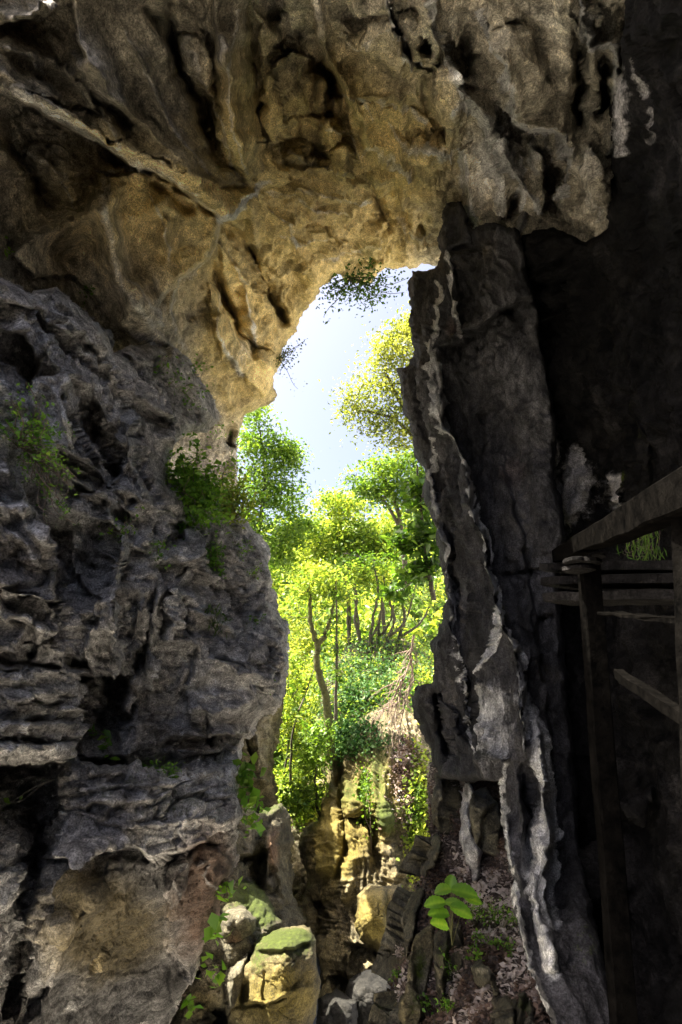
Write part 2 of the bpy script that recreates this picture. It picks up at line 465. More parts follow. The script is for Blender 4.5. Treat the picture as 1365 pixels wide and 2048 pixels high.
def n_karst(a=1.0, pocket=1.0):
    def f(V, px, py, D):
        k = a * (.4 + .09 * np.clip(D, 2, 15))
        wq = V + .3 * np.stack([fbm(V * .9, 3), fbm(V * .9 + 9, 3), fbm(V * .9 + 19, 3)], 1)
        left = sstep(560, 420, px)
        h = fbm(V * .4, 3) * .10 * (1 - .4 * left)
        h += (ridged(wq * .8, 5, .5) - .5) * .10 * (1 - .85 * left)
        f1, f2, c = worley(wq * 1.5)
        h += (1 - .9 * left) * (pocket * (f1 - .5) * -.10 + (c - .5) * .02)
        f1, f2, c = worley(wq * 4.2)
        h += (1 - .8 * left) * pocket * (f1 - .5) * .035
        h += facet(V + .05 * fbm(V * 1.5, 3)[:, None], (1.1, 1.1, 1.1)) * .08 * (1 - .4 * left) + facet(V + .03 * fbm(V * 3, 2)[:, None], (3.4, 3.4, 3.4)) * .026
        h += (ridged(wq * 2.6 + 4, 4, .55) - .5) * .05 * (1 - .65 * left)
        h += fbm(V * 6 + 3, 4, .65) * .024
        th = np.degrees(np.arctan2(py - 420, px - 530)); rr = np.hypot(px - 530, py - 420)
        fanw = left * sstep(420, 360, py) * sstep(20, 90, rr)
        h += fanw * .06 * (ridged(np.stack([th / 13, rr / 170, th * 0 + 2], 1), 3, .5) - .5)
        h += fanw * .03 * (ridged(np.stack([th / 3, rr / 60, th * 0 + 9], 1), 3, .5) - .5)
        cur = sstep(740, 820, px) * sstep(560, 480, py)
        h += cur * (flow(px, py, 66, 200, 44, 11, 2.5, 2) * .09 + flow(px, py, 80, 90, 14, 12, 2, 2) * .012)
        low = left * sstep(380, 450, py)
        h += low * (flow(px, py, 60, 200, 60, 13, 1.5, 2) * .03)
        return h * k
    return f

def n_fin(a=1.0):
    def f(V, px, py, D):
        k = a * (.4 + .1 * np.clip(D, 2, 12))
        wq = V + .2 * np.stack([fbm(V * 1.2, 3), fbm(V * 1.2 + 9, 3), fbm(V * 1.2 + 19, 3)], 1)
        h = fbm(lay(V, (.8, .8, .4)), 3) * .15
        h += (ridged(lay(wq, (1.8, 1.8, .35)), 4, .45) - .5) * .11
        f1, f2, c = worley(lay(V + .08 * fbm(V * 2, 3)[:, None], (1.2, 1.2, 1.5)))
        h += (c - .5) * .04 - .015 * np.exp(-(f2 - f1) / .05)
        h += facet(V + .10 * fbm(V * 2, 3)[:, None], (1.6, 1.6, 1.1)) * .06 + facet(V + .06 * fbm(V * 3, 2)[:, None] + 3, (5, 5, 3.5)) * .018
        h += (ridged(lay(wq + 4, (5, 5, 1.4)), 3, .5) - .5) * .05 + fbm(lay(V, (7, 7, 4)) + 3, 4, .6) * .018
        return h * k
    return f

def n_boulder(a=1.0, strat=1.0):
    def f(V, px, py, D):
        h = fbm(lay(V, (.9, .9, .6)), 4) * .14 + (ridged(lay(V, (1.6, 1.6, .9)), 3) - .5) * .08
        f1, f2, c = worley(lay(V + .1 * fbm(V * 2, 2)[:, None], (1.3, 1.3, 2.4)))
        h += strat * ((c - .5) * .07 - .05 * np.exp(-(f2 - f1) / .05))
        f1, f2, c = worley(lay(V + .06 * fbm(V * 3, 2)[:, None] + 7, (3, 3, 7)))
        h += strat * ((c - .5) * .05 - .02 * np.exp(-(f2 - f1) / .06))
        h += strat * (facet(V + .10 * fbm(V * 2, 3)[:, None], (1.4, 1.4, 2.2)) * .05 + facet(V + .05 * fbm(V * 4, 2)[:, None], (4, 4, 7)) * .02)
        h += fbm(V * 7 + 3, 4, .6) * .025
        return h * a
    return f

def lmask(px, py, line, w, wob=5):
    q = np.stack([px / 22, py / 22, np.zeros_like(px)], 1)
    d, s, t = line_sd(px + fbm(q, 3) * wob, py + fbm(q + 7, 3) * wob, line)
    return np.exp(-(d / w) ** 2)

# ------------------------------------------------------------------ left cliff
L_OUT = [(-420, 480), (-120, 520), (0, 562), (60, 592), (108, 572), (150, 612), (200, 660), (226, 706), (262, 690), (300, 690), (330, 700),
         (345, 690), (370, 715), (400, 765), (428, 812), (434, 842), (410, 868), (385, 862), (352, 885), (336, 925), (338, 965), (380, 985),
         (430, 1000), (485, 1040), (520, 1075), (545, 1118), (549, 1150), (546, 1178), (560, 1238), (580, 1268), (583, 1340), (570, 1385),
         (548, 1425), (520, 1432), (500, 1470), (486, 1478), (480, 1520), (478, 1600), (482, 1640), (470, 1690), (470, 1732), (440, 1800),
         (412, 1880), (396, 1930), (375, 1975), (338, 2048), (300, 2220), (-420, 2220)]
L_CT = [(-420, 480, 2.9), (-420, 1000, 2.6), (-420, 1500, 2.5), (-420, 2200, 2.4), (0, 560, 4.3), (0, 800, 3.9), (0, 1100, 3.8), (0, 1350, 3.8), (0, 1500, 3.8),
        (120, 620, 5.1), (120, 900, 4.6), (110, 1150, 4.3), (190, 1150, 5.1), (240, 1200, 4.7), (300, 690, 6.7), (400, 770, 8.2), (330, 900, 6.6),
        (300, 1100, 5.6), (300, 1300, 5.9), (300, 1480, 6.1), (430, 840, 8.8), (420, 1060, 7.6), (530, 1120, 9.0), (450, 1250, 7.4), (575, 1300, 8.6),
        (510, 1350, 7.2), (540, 1420, 8.2), (430, 1440, 7.0), (470, 1500, 7.6), (300, 1540, 5.5), (470, 1540, 7.0), (150, 1540, 4.6), (300, 1700, 4.5),
        (450, 1660, 5.9), (150, 1720, 3.9), (470, 1730, 6.7), (300, 1850, 6.0), (400, 1880, 6.8), (150, 1900, 5.1), (340, 2048, 7.2), (60, 2048, 4.9),
        (200, 2048, 6.3), (0, 1750, 3.8), (40, 1640, 4.5), (300, 2220, 7.0)]
r1 = [(66, 655), (95, 666), (106, 725), (128, 747), (135, 795), (128, 842), (146, 890), (157, 908)]
r2 = [(110, 568), (128, 586), (157, 615), (183, 634), (205, 677), (227, 710)]
r3 = [(238, 817), (274, 835), (264, 879), (271, 923), (293, 978), (318, 1011)]
r4 = [(73, 875), (154, 912), (220, 952), (242, 974)]
r5 = [(242, 974), (224, 1020), (229, 1046), (246, 1064), (260, 1099), (246, 1134), (229, 1187), (233, 1249), (229, 1284), (242, 1345)]
r6 = [(422, 1227), (475, 1266), (501, 1301), (515, 1354), (523, 1416)]
lip = [(60, 1735), (105, 1715), (180, 1712), (270, 1690), (300, 1714), (350, 1706), (400, 1680), (450, 1655), (482, 1640)]
fl = [[(286, 1196), (286, 1231), (264, 1284), (258, 1340)], [(328, 1155), (317, 1218), (299, 1306), (291, 1375)],
      [(354, 1165), (339, 1231), (312, 1293), (304, 1346), (294, 1385)]]
L_F = [('ridge', [(7, 659), (40, 666), (55, 681), (73, 721)], 12, .22), ('drop', [(7, 659), (40, 666), (55, 681), (73, 725), (60, 790)], 70, .45),
       ('ridge', r1, 14, .3), ('ridge', r2, 14, .3), ('drop', r2[::-1], 40, .3), ('ridge', [(91, 634), (146, 674), (161, 725), (179, 754)], 12, .2),
       ('step', [(249, 784), (315, 817), (340, 842), (333, 872), (344, 908)][::-1], 40, .0), ('ridge', [(249, 784), (315, 817), (340, 842), (333, 872), (344, 908)], 12, .25),
       ('ridge', r3, 13, .35), ('crack', [(176, 790), (182, 830), (192, 890)], 12, .8), ('crack', [(226, 925), (236, 955)], 10, .8),
       ('crack', [(205, 850), (215, 900), (225, 935)], 16, .3), ('drop', r3[::-1], 45, .35),
       ('ridge', r4, 14, .3), ('drop', r4, 60, .25), ('ridge', [(100, 905), (150, 960), (200, 985), (240, 1010), (330, 1050)], 10, .15),
       ('ridge', r5, 13, .42), ('drop', r5[::-1], 45, .5), ('drop', [(200, 1000), (242, 974)], 60, .1),
       ('drop', [(119, 1205), (119, 1134), (97, 1086), (90, 1030)], 70, .55), ('ridge', [(60, 1010), (97, 1086), (119, 1134), (119, 1205)], 12, .2),
       ('drop', [(0, 1183), (79, 1196), (117, 1218), (119, 1262)], 40, .0), ('ridge', [(-40, 1180), (0, 1185), (79, 1198), (117, 1218), (119, 1262)], 9, .2),
       ('crack', [(-40, 1176), (0, 1178), (60, 1188), (100, 1198)], 5, .12),
       ('ridge', [(66, 1240), (84, 1288), (132, 1301), (134, 1332)], 9, .2), ('drop', [(134, 1340), (132, 1301)], 60, .4),
       ('ridge', [(-40, 1330), (80, 1340), (150, 1343), (145, 1370)], 9, .22), ('drop', [(145, 1370), (150, 1343)], 50, .3), ('crack', [(-40, 1324), (60, 1330), (140, 1336)], 5, .16),
       ('ridge', [(-40, 1355), (60, 1360), (85, 1363)], 8, .1),
       ('step', [(-60, 1440), (0, 1442), (163, 1449)], 22, .14), ('step', [(-60, 1482), (0, 1482), (145, 1486)], 30, .16),
       ('drop', [(150, 1530), (145, 1500), (163, 1449), (150, 1400)], 60, .45), ('drop', [(-60, 1528), (60, 1530), (147, 1528)], 60, 1.1),
       ('drop', [(150, 1345), (200, 1352), (243, 1347)], 50, .5), ('crack', [(243, 1345), (225, 1420), (215, 1500)], 26, .45),
       ('ridge', fl[0], 8, .2), ('ridge', fl[1], 7, .24), ('ridge', fl[2], 7, .26), ('crack', [(305, 1160), (303, 1230), (282, 1300), (275, 1350)], 9, .35),
       ('crack', [(338, 1170), (328, 1235), (304, 1310)], 7, .4), ('crack', [(270, 1180), (262, 1240), (248, 1300)], 14, .35),
       ('bulge', [(255, 1345), (272, 1360), (262, 1395), (240, 1440)], 14, .25), ('ridge', [(300, 1390), (280, 1430), (262, 1490), (258, 1530)], 14, .3),
       ('crack', [(360, 1040), (350, 1090), (372, 1075)], 16, .7), ('ridge', [(405, 1050), (410, 1080), (395, 1130), (385, 1170)], 14, .3),
       ('drop', [(300, 1120), (390, 1125), (420, 1150)], 60, .3), ('ridge', [(360, 1115), (420, 1150), (440, 1170)], 10, .15),
       ('ridge', r6, 12, .35), ('ridge', [(409, 1319), (466, 1332), (510, 1350)], 8, .2), ('crack', [(400, 1312), (466, 1325), (505, 1340)], 5, .15),
       ('ridge', [(545, 1178), (520, 1210), (560, 1250), (575, 1275)], 10, .2), ('crack', [(412, 1440), (420, 1500)], 8, .35),
       ('drop', [(300, 1490), (400, 1470), (484, 1470)], 30, .35), ('ridge', [(380, 1400), (430, 1430), (500, 1400), (520, 1380)], 16, .25),
       ('crack', [(140, 1520), (260, 1528), (360, 1522), (484, 1512)], 9, .55),
       ('step', [(120, 1545), (250, 1540), (352, 1543), (422, 1540), (484, 1522)], 18, .35), ('ridge', [(400, 1615), (440, 1600), (475, 1625)], 12, .2),
       ('ridge', [(180, 1590), (260, 1600), (290, 1585), (300, 1620)], 14, .2), ('ridge', [(200, 1640), (300, 1650), (380, 1640), (440, 1620)], 10, .18),
       ('crack', [(120, 1570), (100, 1650), (70, 1740), (45, 1830), (25, 1950), (10, 2060)], 24, .9),
       ('crack', [(60, 1560), (70, 1700), (40, 1760)], 30, .5),
       ('drop', lip, 60, .75), ('ridge', lip, 12, .15), ('ridge', [(352, 1740), (350, 1790), (330, 1840)], 12, .3), ('crack', [(290, 1760), (255, 1850), (215, 1930)], 34, .14),
       ('bulge', [(200, 1760), (150, 1860), (110, 1960)], 40, .35), ('crack', [(342, 1930), (338, 2010)], 4, .10), ('crack', [(200, 1950), (300, 1940), (385, 1925)], 6, .06),
       ('ridge', [(430, 1690), (425, 1730), (445, 1760)], 16, .25), ('ridge', [(110, 1830), (125, 1870), (100, 1900)], 14, .3)]

def pt_left(V, px, py, N):
    m = np.zeros((len(V), 4)); b = lambda *a: blob(px, py, *a)
    m[:, 0] = .25 * b(250, 1850, 200, 120) + .15 * b(230, 1880, 150, 150) + .5 * b(440, 850, 60, 50) + .6 * b(200, 1850, 120, 130, 0)
    up = np.clip(N[:, 2], 0, 1)
    m[:, 1] = .55 * up * b(300, 1610, 220, 90) + .5 * b(275, 1708, 26, 14) + .22 * b(220, 1880, 90, 130) + .35 * b(330, 1130, 40, 30)
    w = sum(lmask(px, py, l, 4.5) for l in (r1, r2, r3, r4, r5, r6, fl[1], fl[2], [(100, 905), (150, 960), (240, 1010), (330, 1050)]))
    m[:, 2] = .8 * w + .6 * sum(lmask(px, py, l, 4) for l in L_MORE) + .25 * b(110, 800, 60, 130, .3) + .35 * b(170, 1705, 90, 14) + .3 * b(280, 930, 30, 110)  # white along the ridge crests paints rim light
    m[:, 3] = .75 * b(420, 1740, 70, 120) + .3 * b(420, 1900, 70, 90) + .4 * b(400, 1480, 120, 60) + .25 * b(270, 1400, 40, 90) + .3 * b(350, 1850, 80, 140) + .2 * b(60, 1400, 120, 60)
    return m

M_left = rock_mat("grey_limestone", dark=(.20, .18, .165), mid=(.56, .535, .515), light=(.79, .775, .76), layer=1)
L_MORE = [[(135, 740), (172, 769), (176, 798)], [(205, 668), (225, 690), (262, 705), (300, 735)], [(262, 705), (290, 740), (305, 770), (335, 800), (345, 835)], [(326, 769), (340, 809), (381, 853)],
          [(223, 754), (227, 798), (220, 813)], [(124, 945), (176, 974), (205, 992), (234, 1010)], [(128, 923), (165, 941), (205, 959)], [(-20, 930), (0, 948), (22, 981), (48, 1007), (60, 1040)],
          [(282, 974), (315, 1010)], [(238, 974), (278, 992), (322, 1020), (345, 1040)], [(299, 1068), (290, 1103), (246, 1081)], [(330, 1090), (352, 1112), (318, 1121)], [(150, 1018), (190, 1040), (238, 1050)],
          [(185, 1099), (229, 1121)], [(198, 1196), (194, 1240)], [(154, 1231), (198, 1235)], [(374, 1121), (409, 1103), (413, 1072)], [(453, 1090), (466, 1116), (484, 1134)], [(435, 1165), (475, 1187), (500, 1210)],
          [(497, 1121), (545, 1174)], [(528, 1231), (550, 1253), (580, 1275)], [(536, 1301), (585, 1358)], [(519, 1372), (563, 1407)], [(435, 1385), (466, 1424), (506, 1407)], [(374, 1328), (365, 1363), (340, 1400)],
          [(378, 1416), (418, 1429), (422, 1473)], [(325, 1328), (308, 1363), (281, 1394)], [(360, 1464), (484, 1460)], [(140, 1394), (180, 1398), (176, 1420)], [(97, 1416), (140, 1420)],
          [(131, 1582), (197, 1582), (230, 1578)], [(164, 1627), (180, 1598), (225, 1607), (205, 1627)], [(246, 1578), (279, 1574), (340, 1574)], [(271, 1594), (299, 1598), (303, 1619), (336, 1635)],
          [(340, 1578), (348, 1594), (410, 1582), (470, 1590)], [(357, 1643), (385, 1627), (430, 1643), (472, 1623)], [(80, 1660), (95, 1640), (115, 1590)], [(107, 1693), (135, 1717), (180, 1721)],
          [(352, 1730), (348, 1762), (357, 1795)], [(385, 1725), (410, 1721)], [(418, 1730), (406, 1754), (435, 1779)], [(60, 1255), (40, 1290), (70, 1310)], [(0, 1225), (60, 1240), (100, 1270)], [(0, 1060), (50, 1090), (90, 1150)],
          [(0, 1395), (60, 1385), (110, 1400)], [(300, 1250), (340, 1290), (370, 1280), (420, 1300)], [(400, 1180), (420, 1250), (460, 1290)], [(30, 1000), (60, 1060), (100, 1100)], [(330, 1180), (380, 1190), (420, 1240)]]
L_F = [(f[0], f[1], f[2], f[3] * (1.0 if f[3] > .6 else 1.35)) for f in L_F] + [('ridge', l, 9, .24) for l in L_MORE] + [('crack', [(x + 7, y + 12) for x, y in l], 6, .09) for l in L_MORE]
L_P = [([(-60, 560), (0, 560), (60, 590), (110, 568), (150, 612), (205, 680), (227, 710), (300, 760), (345, 840), (300, 815), (250, 785), (190, 700), (120, 650), (60, 620), (-60, 590)], .30, 60, .55, .3),
       ([(-60, 1000), (60, 1008), (97, 1086), (119, 1134), (119, 1205), (100, 1206), (-60, 1178)], .35, 70, .5, .3), ([(-60, 1184), (79, 1198), (119, 1220), (119, 1262), (84, 1290), (66, 1242), (40, 1300), (-60, 1320)], .25, 60, .55, .2),
       ([(242, 974), (226, 1020), (246, 1064), (260, 1099), (246, 1134), (229, 1187), (233, 1249), (242, 1345), (190, 1345), (160, 1300), (196, 1240), (193, 1190), (150, 1150), (140, 1080), (130, 1020), (170, 985)], .34, 50, .46, .2),
       ([(395, 1300), (466, 1330), (510, 1350), (523, 1416), (500, 1466), (420, 1468), (380, 1440), (370, 1380)], .28, 60, .5, .2), ([(345, 705), (400, 770), (432, 842), (385, 858), (352, 885), (344, 905), (333, 872), (340, 842), (300, 760)], .25, 50, .5, .2),
       ([(-60, 1442), (90, 1443), (163, 1449), (160, 1480), (-60, 1480)], .20, 60, .52, .3), ([(-60, 1487), (145, 1487), (147, 1526), (-60, 1527)], .24, 60, .48, .3), ([(425, 1062), (520, 1085), (546, 1150), (500, 1198), (440, 1168)], .25, 50, .5, .2),
       ([(246, 1078), (290, 1103), (300, 1068), (340, 1010), (300, 1000), (262, 1010)], .2, 40, .55, .3), ([(84, 1292), (132, 1301), (136, 1334), (60, 1330)], .18, 50, .5, .3), ([(-60, 1340), (150, 1345), (140, 1388), (-60, 1395)], .18, 60, .56, .2),
       ([(390, 1215), (440, 1225), (480, 1262), (515, 1350), (466, 1328), (400, 1312), (380, 1260)], .22, 50, .5, .2), ([(520, 1205), (560, 1240), (580, 1275), (580, 1340), (540, 1310), (515, 1260)], .25, 50, .5, .2),
       ([(120, 1546), (352, 1545), (478, 1530), (470, 1572), (330, 1578), (130, 1580)], .18, 50, .55, .2), ([(160, 1600), (230, 1590), (300, 1600), (290, 1640), (170, 1640)], .15, 40, .6, .2), ([(345, 1655), (390, 1625), (430, 1645), (475, 1625), (478, 1665), (420, 1690), (360, 1700)], .2, 40, .6, .2),
       ([(215, 1720), (300, 1718), (240, 1830), (180, 1960), (120, 2060), (60, 2060), (120, 1930), (170, 1800)], .30, 90, .19, .5), ([(352, 1712), (440, 1690), (470, 1730), (420, 1850), (380, 1940), (330, 1900), (340, 1800)], .28, 60, .27, .5),  # low tones here and below paint shade under the overhang
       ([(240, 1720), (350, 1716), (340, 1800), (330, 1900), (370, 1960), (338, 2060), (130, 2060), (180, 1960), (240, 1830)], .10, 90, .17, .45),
       ([(170, 700), (240, 735), (262, 800), (240, 860), (205, 840), (180, 780)], .18, 50, .5, .4), ([(270, 840), (330, 850), (338, 960), (322, 1000), (290, 950)], .2, 50, .42, .6), ([(60, 760), (125, 750), (135, 830), (150, 900), (100, 880), (70, 830)], .2, 50, .58, .2)]
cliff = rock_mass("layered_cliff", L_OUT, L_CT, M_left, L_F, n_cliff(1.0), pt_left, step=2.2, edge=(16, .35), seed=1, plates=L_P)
tag(cliff, "grey layered limestone cliff with sharp ridges and an overhanging brown foot", kind='structure')

# ------------------------------------------------------------------ cave roof and arch
C_OUT = [(-700, -130), (380, -130), (520, -900), (1250, -900), (1285, -900), (1288, -60), (1276, 90), (1252, 300), (1236, 480), (1150, 600), (1050, 560), (960, 560), (905, 545), (880, 527), (850, 522), (835, 528), (800, 533), (770, 531), (757, 540), (742, 566),
         (712, 571), (690, 557), (680, 541), (660, 560), (640, 576), (633, 602), (610, 625), (590, 662), (566, 690), (556, 712), (552, 740), (545, 770), (548, 788),
         (520, 818), (497, 826), (482, 842), (470, 880), (468, 930), (474, 975), (470, 1060), (380, 1120), (250, 1000), (100, 800), (-420, 900)]
C_CT = [(520, -900, 2.9), (900, -900, 2.8), (1300, -900, 2.3), (1700, -900, 1.7), (-700, -400, 2.0), (0, -400, 3.1), (700, -400, 4.2), (1365, -400, 2.9), (1700, -400, 2.3), (-700, 0, 2.3), (-500, 500, 3.0), (-420, 900, 3.6),
        (0, 0, 3.9), (0, 250, 4.4), (0, 540, 5.0), (150, 250, 5.2), (100, 450, 5.9), (250, 310, 5.8), (430, 400, 6.6), (300, 100, 4.8), (200, 520, 6.4), (300, 640, 7.0),
        (420, 480, 7.4), (450, 560, 9.4), (560, 600, 11.5), (360, 760, 9.5), (500, 780, 11.8), (470, 900, 12.6), (380, 880, 11.0), (470, 1060, 12.5), (250, 1000, 9), (100, 800, 7.0),
        (520, 380, 8.2), (510, 150, 6.2), (500, 0, 5.2), (640, 300, 8.6), (640, 450, 10.4), (640, 570, 12.4), (700, 560, 13.0), (800, 520, 13.4), (880, 520, 13.0), (760, 400, 11.2),
        (700, 150, 6.9), (700, 0, 5.6), (860, 200, 7.0), (880, 300, 8.2), (880, 400, 10.0), (950, 350, 8.6), (1000, 450, 9.0), (1050, 560, 8.6), (1000, 150, 6.0),
        (1000, 0, 4.8), (1100, 250, 6.2), (1150, 100, 5.2), (1200, 400, 6.4), (1250, 100, 4.9), (1365, 300, 4.6), (1365, 0, 3.8), (1365, 600, 5.0), (1150, 600, 7.4), (1700, 300, 3.2), (1700, 620, 3.6)]
big = [(-60, 140), (0, 168), (60, 205), (110, 240), (160, 268), (220, 300), (260, 328), (350, 365), (400, 410), (440, 440), (470, 432), (505, 400), (530, 372)]
hang = [(372, 700), (350, 650), (345, 600), (362, 560), (415, 517), (436, 480), (440, 440), (470, 432), (512, 392)]
cu_c = [(903, 100), (908, 150), (933, 200), (953, 215), (1003, 300), (1043, 360), (1083, 425)]
cu_d = [(958, 20), (983, 100), (1008, 125), (1028, 190), (1028, 245), (1053, 262), (1113, 265), (1138, 300), (1143, 390)]
cu_b = [(858, -20), (873, 75), (888, 100), (908, 95)]
cu_a = [(775, -20), (793, 75), (813, 125), (833, 145)]
cu_h = [(923, 290), (933, 375), (943, 415), (958, 455)]
cu_e = [(1150, -20), (1165, 50), (1183, 90), (1213, 95), (1263, 90)]
C_F = [('drop', big, 80, .55), ('bulge', [(x + 14, y - 20) for x, y in big], 22, .30), ('drop', hang, 110, .7), ('ridge', hang, 16, .25),
       ('crack', [(500, -20), (505, 100), (520, 200), (525, 280), (530, 330)], 11, .9), ('crack', [(545, 60), (550, 0), (540, -40)], 26, .6),
       ('crack', [(330, 20), (360, 150), (400, 200), (415, 260), (440, 330)], 12, .45), ('drop', [(330, 20), (360, 150), (400, 200), (415, 260)][::-1], 50, .35),
       ('ridge', [(440, 60), (460, 160), (470, 260), (500, 340)], 22, .4), ('ridge', [(150, 60), (230, 200), (330, 290), (420, 360)], 30, .35),
       ('ridge', [(0, 50), (40, 30), (90, 15), (120, -20)], 14, .4), ('drop', [(0, 55), (60, 30), (120, 0)], 50, .4),
       ('bulge', [(215, 350), (210, 420), (225, 500), (245, 580), (305, 650)], 26, .40), ('ridge', [(50, 480), (130, 440), (200, 415), (215, 380)], 12, .3),
       ('drop', [(50, 480), (130, 440), (200, 415), (215, 380)], 60, .0), ('crack', [(0, 200), (60, 330), (110, 400)], 18, .3),
       ('bulge', [(120, 480), (160, 560), (250, 640)], 50, -.3), ('bulge', [(330, 420), (350, 520)], 50, -.15),
       ('crack', [(418, 510), (432, 560), (455, 620), (480, 670), (520, 720)], 9, .5), ('drop', [(520, 720), (480, 670), (455, 620), (432, 560)], 50, .4),
       ('crack', [(490, 480), (520, 560), (545, 605), (566, 635)], 8, .5), ('drop', [(566, 635), (545, 605), (520, 560), (490, 480)], 40, .35),
       ('crack', [(440, 440), (500, 500), (515, 515)], 10, .5), ('crack', [(560, 620), (566, 655)], 9, .6),
       ('ridge', [(515, 390), (505, 440), (512, 500)], 12, .3), ('ridge', [(560, 740), (500, 700), (450, 640)], 20, .3),
       ('crack', [(462, 850), (460, 900)], 9, .8), ('ridge', [(478, 845), (474, 900), (480, 960)], 9, .4),
       ('drop', cu_a[::-1], 50, .5), ('ridge', cu_a, 12, .35), ('ridge', cu_b, 10, .35), ('ridge', cu_c, 13, .5), ('ridge', cu_d, 12, .45), ('drop', cu_d, 50, .25),
       ('drop', [(1053, 262), (1113, 265), (1138, 300)][::-1], 60, .0), ('drop', cu_d[3:], 60, .5), ('ridge', cu_h, 9, .4), ('drop', cu_h, 60, 1.1),
       ('ridge', cu_e, 12, .4), ('drop', cu_e[::-1], 60, .0), ('ridge', [(1233, 95), (1230, 200), (1228, 310)], 8, .35), ('ridge', [(1190, 95), (1187, 190)], 6, .3),
       ('crack', [(1160, 60), (1158, 250), (1150, 420)], 16, .5), ('crack', [(1210, 110), (1208, 250)], 14, .5), ('crack', [(1275, 20), (1285, 60)], 22, .7),
       ('ridge', [(863, 130), (858, 185), (878, 235), (903, 270)], 12, .4), ('drop', [(903, 272), (878, 235), (858, 185)][::-1], 40, .5),
       ('bulge', [(890, 130), (900, 200), (905, 255)], 22, .5), ('bulge', [(810, 20), (830, 100), (838, 135)], 24, .4),
       ('crack', [(848, 60), (852, 120)], 10, .4), ('crack', [(880, 250), (890, 290)], 12, .5), ('crack', [(925, 60), (940, 130), (925, 190)], 14, .45),
       ('bulge', [(1000, 60), (1060, 160), (1080, 240)], 40, .3), ('ridge', [(1005, 290), (1015, 360), (1010, 430)], 7, .3), ('ridge', [(1040, 340), (1046, 420), (1050, 460)], 7, .3),
       ('crack', [(1030, 380), (1030, 440)], 14, .4), ('crack', [(1095, 300), (1100, 380), (1110, 430)], 16, .5),
       ('bulge', [(1150, 260), (1180, 340), (1210, 420)], 28, .5), ('drop', [(540, 150), (560, 120), (600, 105), (640, 130), (660, 180)][::-1], 40, .6),
       ('bulge', [(640, 150), (643, 205), (645, 222)], 12, .55), ('bulge', [(672, 170), (670, 215), (672, 225)], 9, .5), ('bulge', [(655, 230), (662, 290)], 14, .45),
       ('bulge', [(680, 290), (688, 330), (690, 355)], 13, .6), ('crack', [(545, 290), (600, 270), (650, 320)], 26, .4), ('crack', [(620, 120), (650, 150), (680, 200)], 14, .5),
       ('ridge', [(620, 0), (640, 90), (680, 160), (720, 240), (735, 300)], 12, .45), ('drop', [(620, 0), (640, 90), (680, 160), (720, 240), (735, 300)], 60, .6),
       ('ridge', [(640, 340), (700, 370), (760, 340), (830, 330), (880, 300)], 16, .3), ('crack', [(740, 360), (760, 420), (775, 470)], 10, .4),
       ('ridge', [(600, 560), (640, 520), (690, 480)], 14, .3), ('drop', [(680, 470), (720, 500), (760, 520)], 30, .3)]

def pt_roof(V, px, py, N):
    m = np.zeros((len(V), 4)); b = lambda *a: blob(px, py, *a)
    m[:, 0] = .95 * b(620, 500, 240, 300) + .55 * b(230, 400, 260, 220) + .5 * b(700, 250, 160, 260) + .6 * b(480, 720, 90, 150) + .35 * b(470, 150, 80, 200) + .3 * b(900, 250, 90, 160)
    m[:, 1] = .5 * b(500, 150, 26, 170) + .35 * b(270, 110, 60, 90) + .3 * b(150, 290, 90, 50) + .3 * b(690, 330, 20, 40) + .25 * b(640, 500, 120, 60) + .35 * b(735, 500, 40, 60) + .3 * b(1200, 380, 40, 90)
    w = sum(lmask(px, py, l, 5) for l in (cu_a, cu_b, cu_c, cu_d, cu_h, cu_e, [(1233, 95), (1230, 200), (1228, 310)], [(1040, 340), (1046, 420), (1050, 460)]))  # pale crest lines: rim light put into the roof colour
    m[:, 2] = 1.5 * w + .3 * b(960, 220, 120, 200, .3) + (.46 * lmask(px, py, hang, 8) + .38 * lmask(px, py, [(x + 6, y - 8) for x, y in big], 9) + sum(.5 * lmask(px, py, l, 5) for l in C_MORE)) + .5 * lmask(px, py, [(215, 350), (210, 420), (225, 500), (245, 580), (305, 650)], 14) + \
        .45 * b(985, 330, 50, 120, .4) + .5 * b(1205, 50, 40, 50) + .4 * b(490, 700, 40, 90, .4) + .3 * lmask(px, py, big, 9)
    m[:, 3] = .5 * b(650, 210, 60, 80) + .3 * b(60, 60, 90, 60) + .35 * b(1080, 200, 80, 120) + .4 * b(640, 420, 40, 40)
    return m

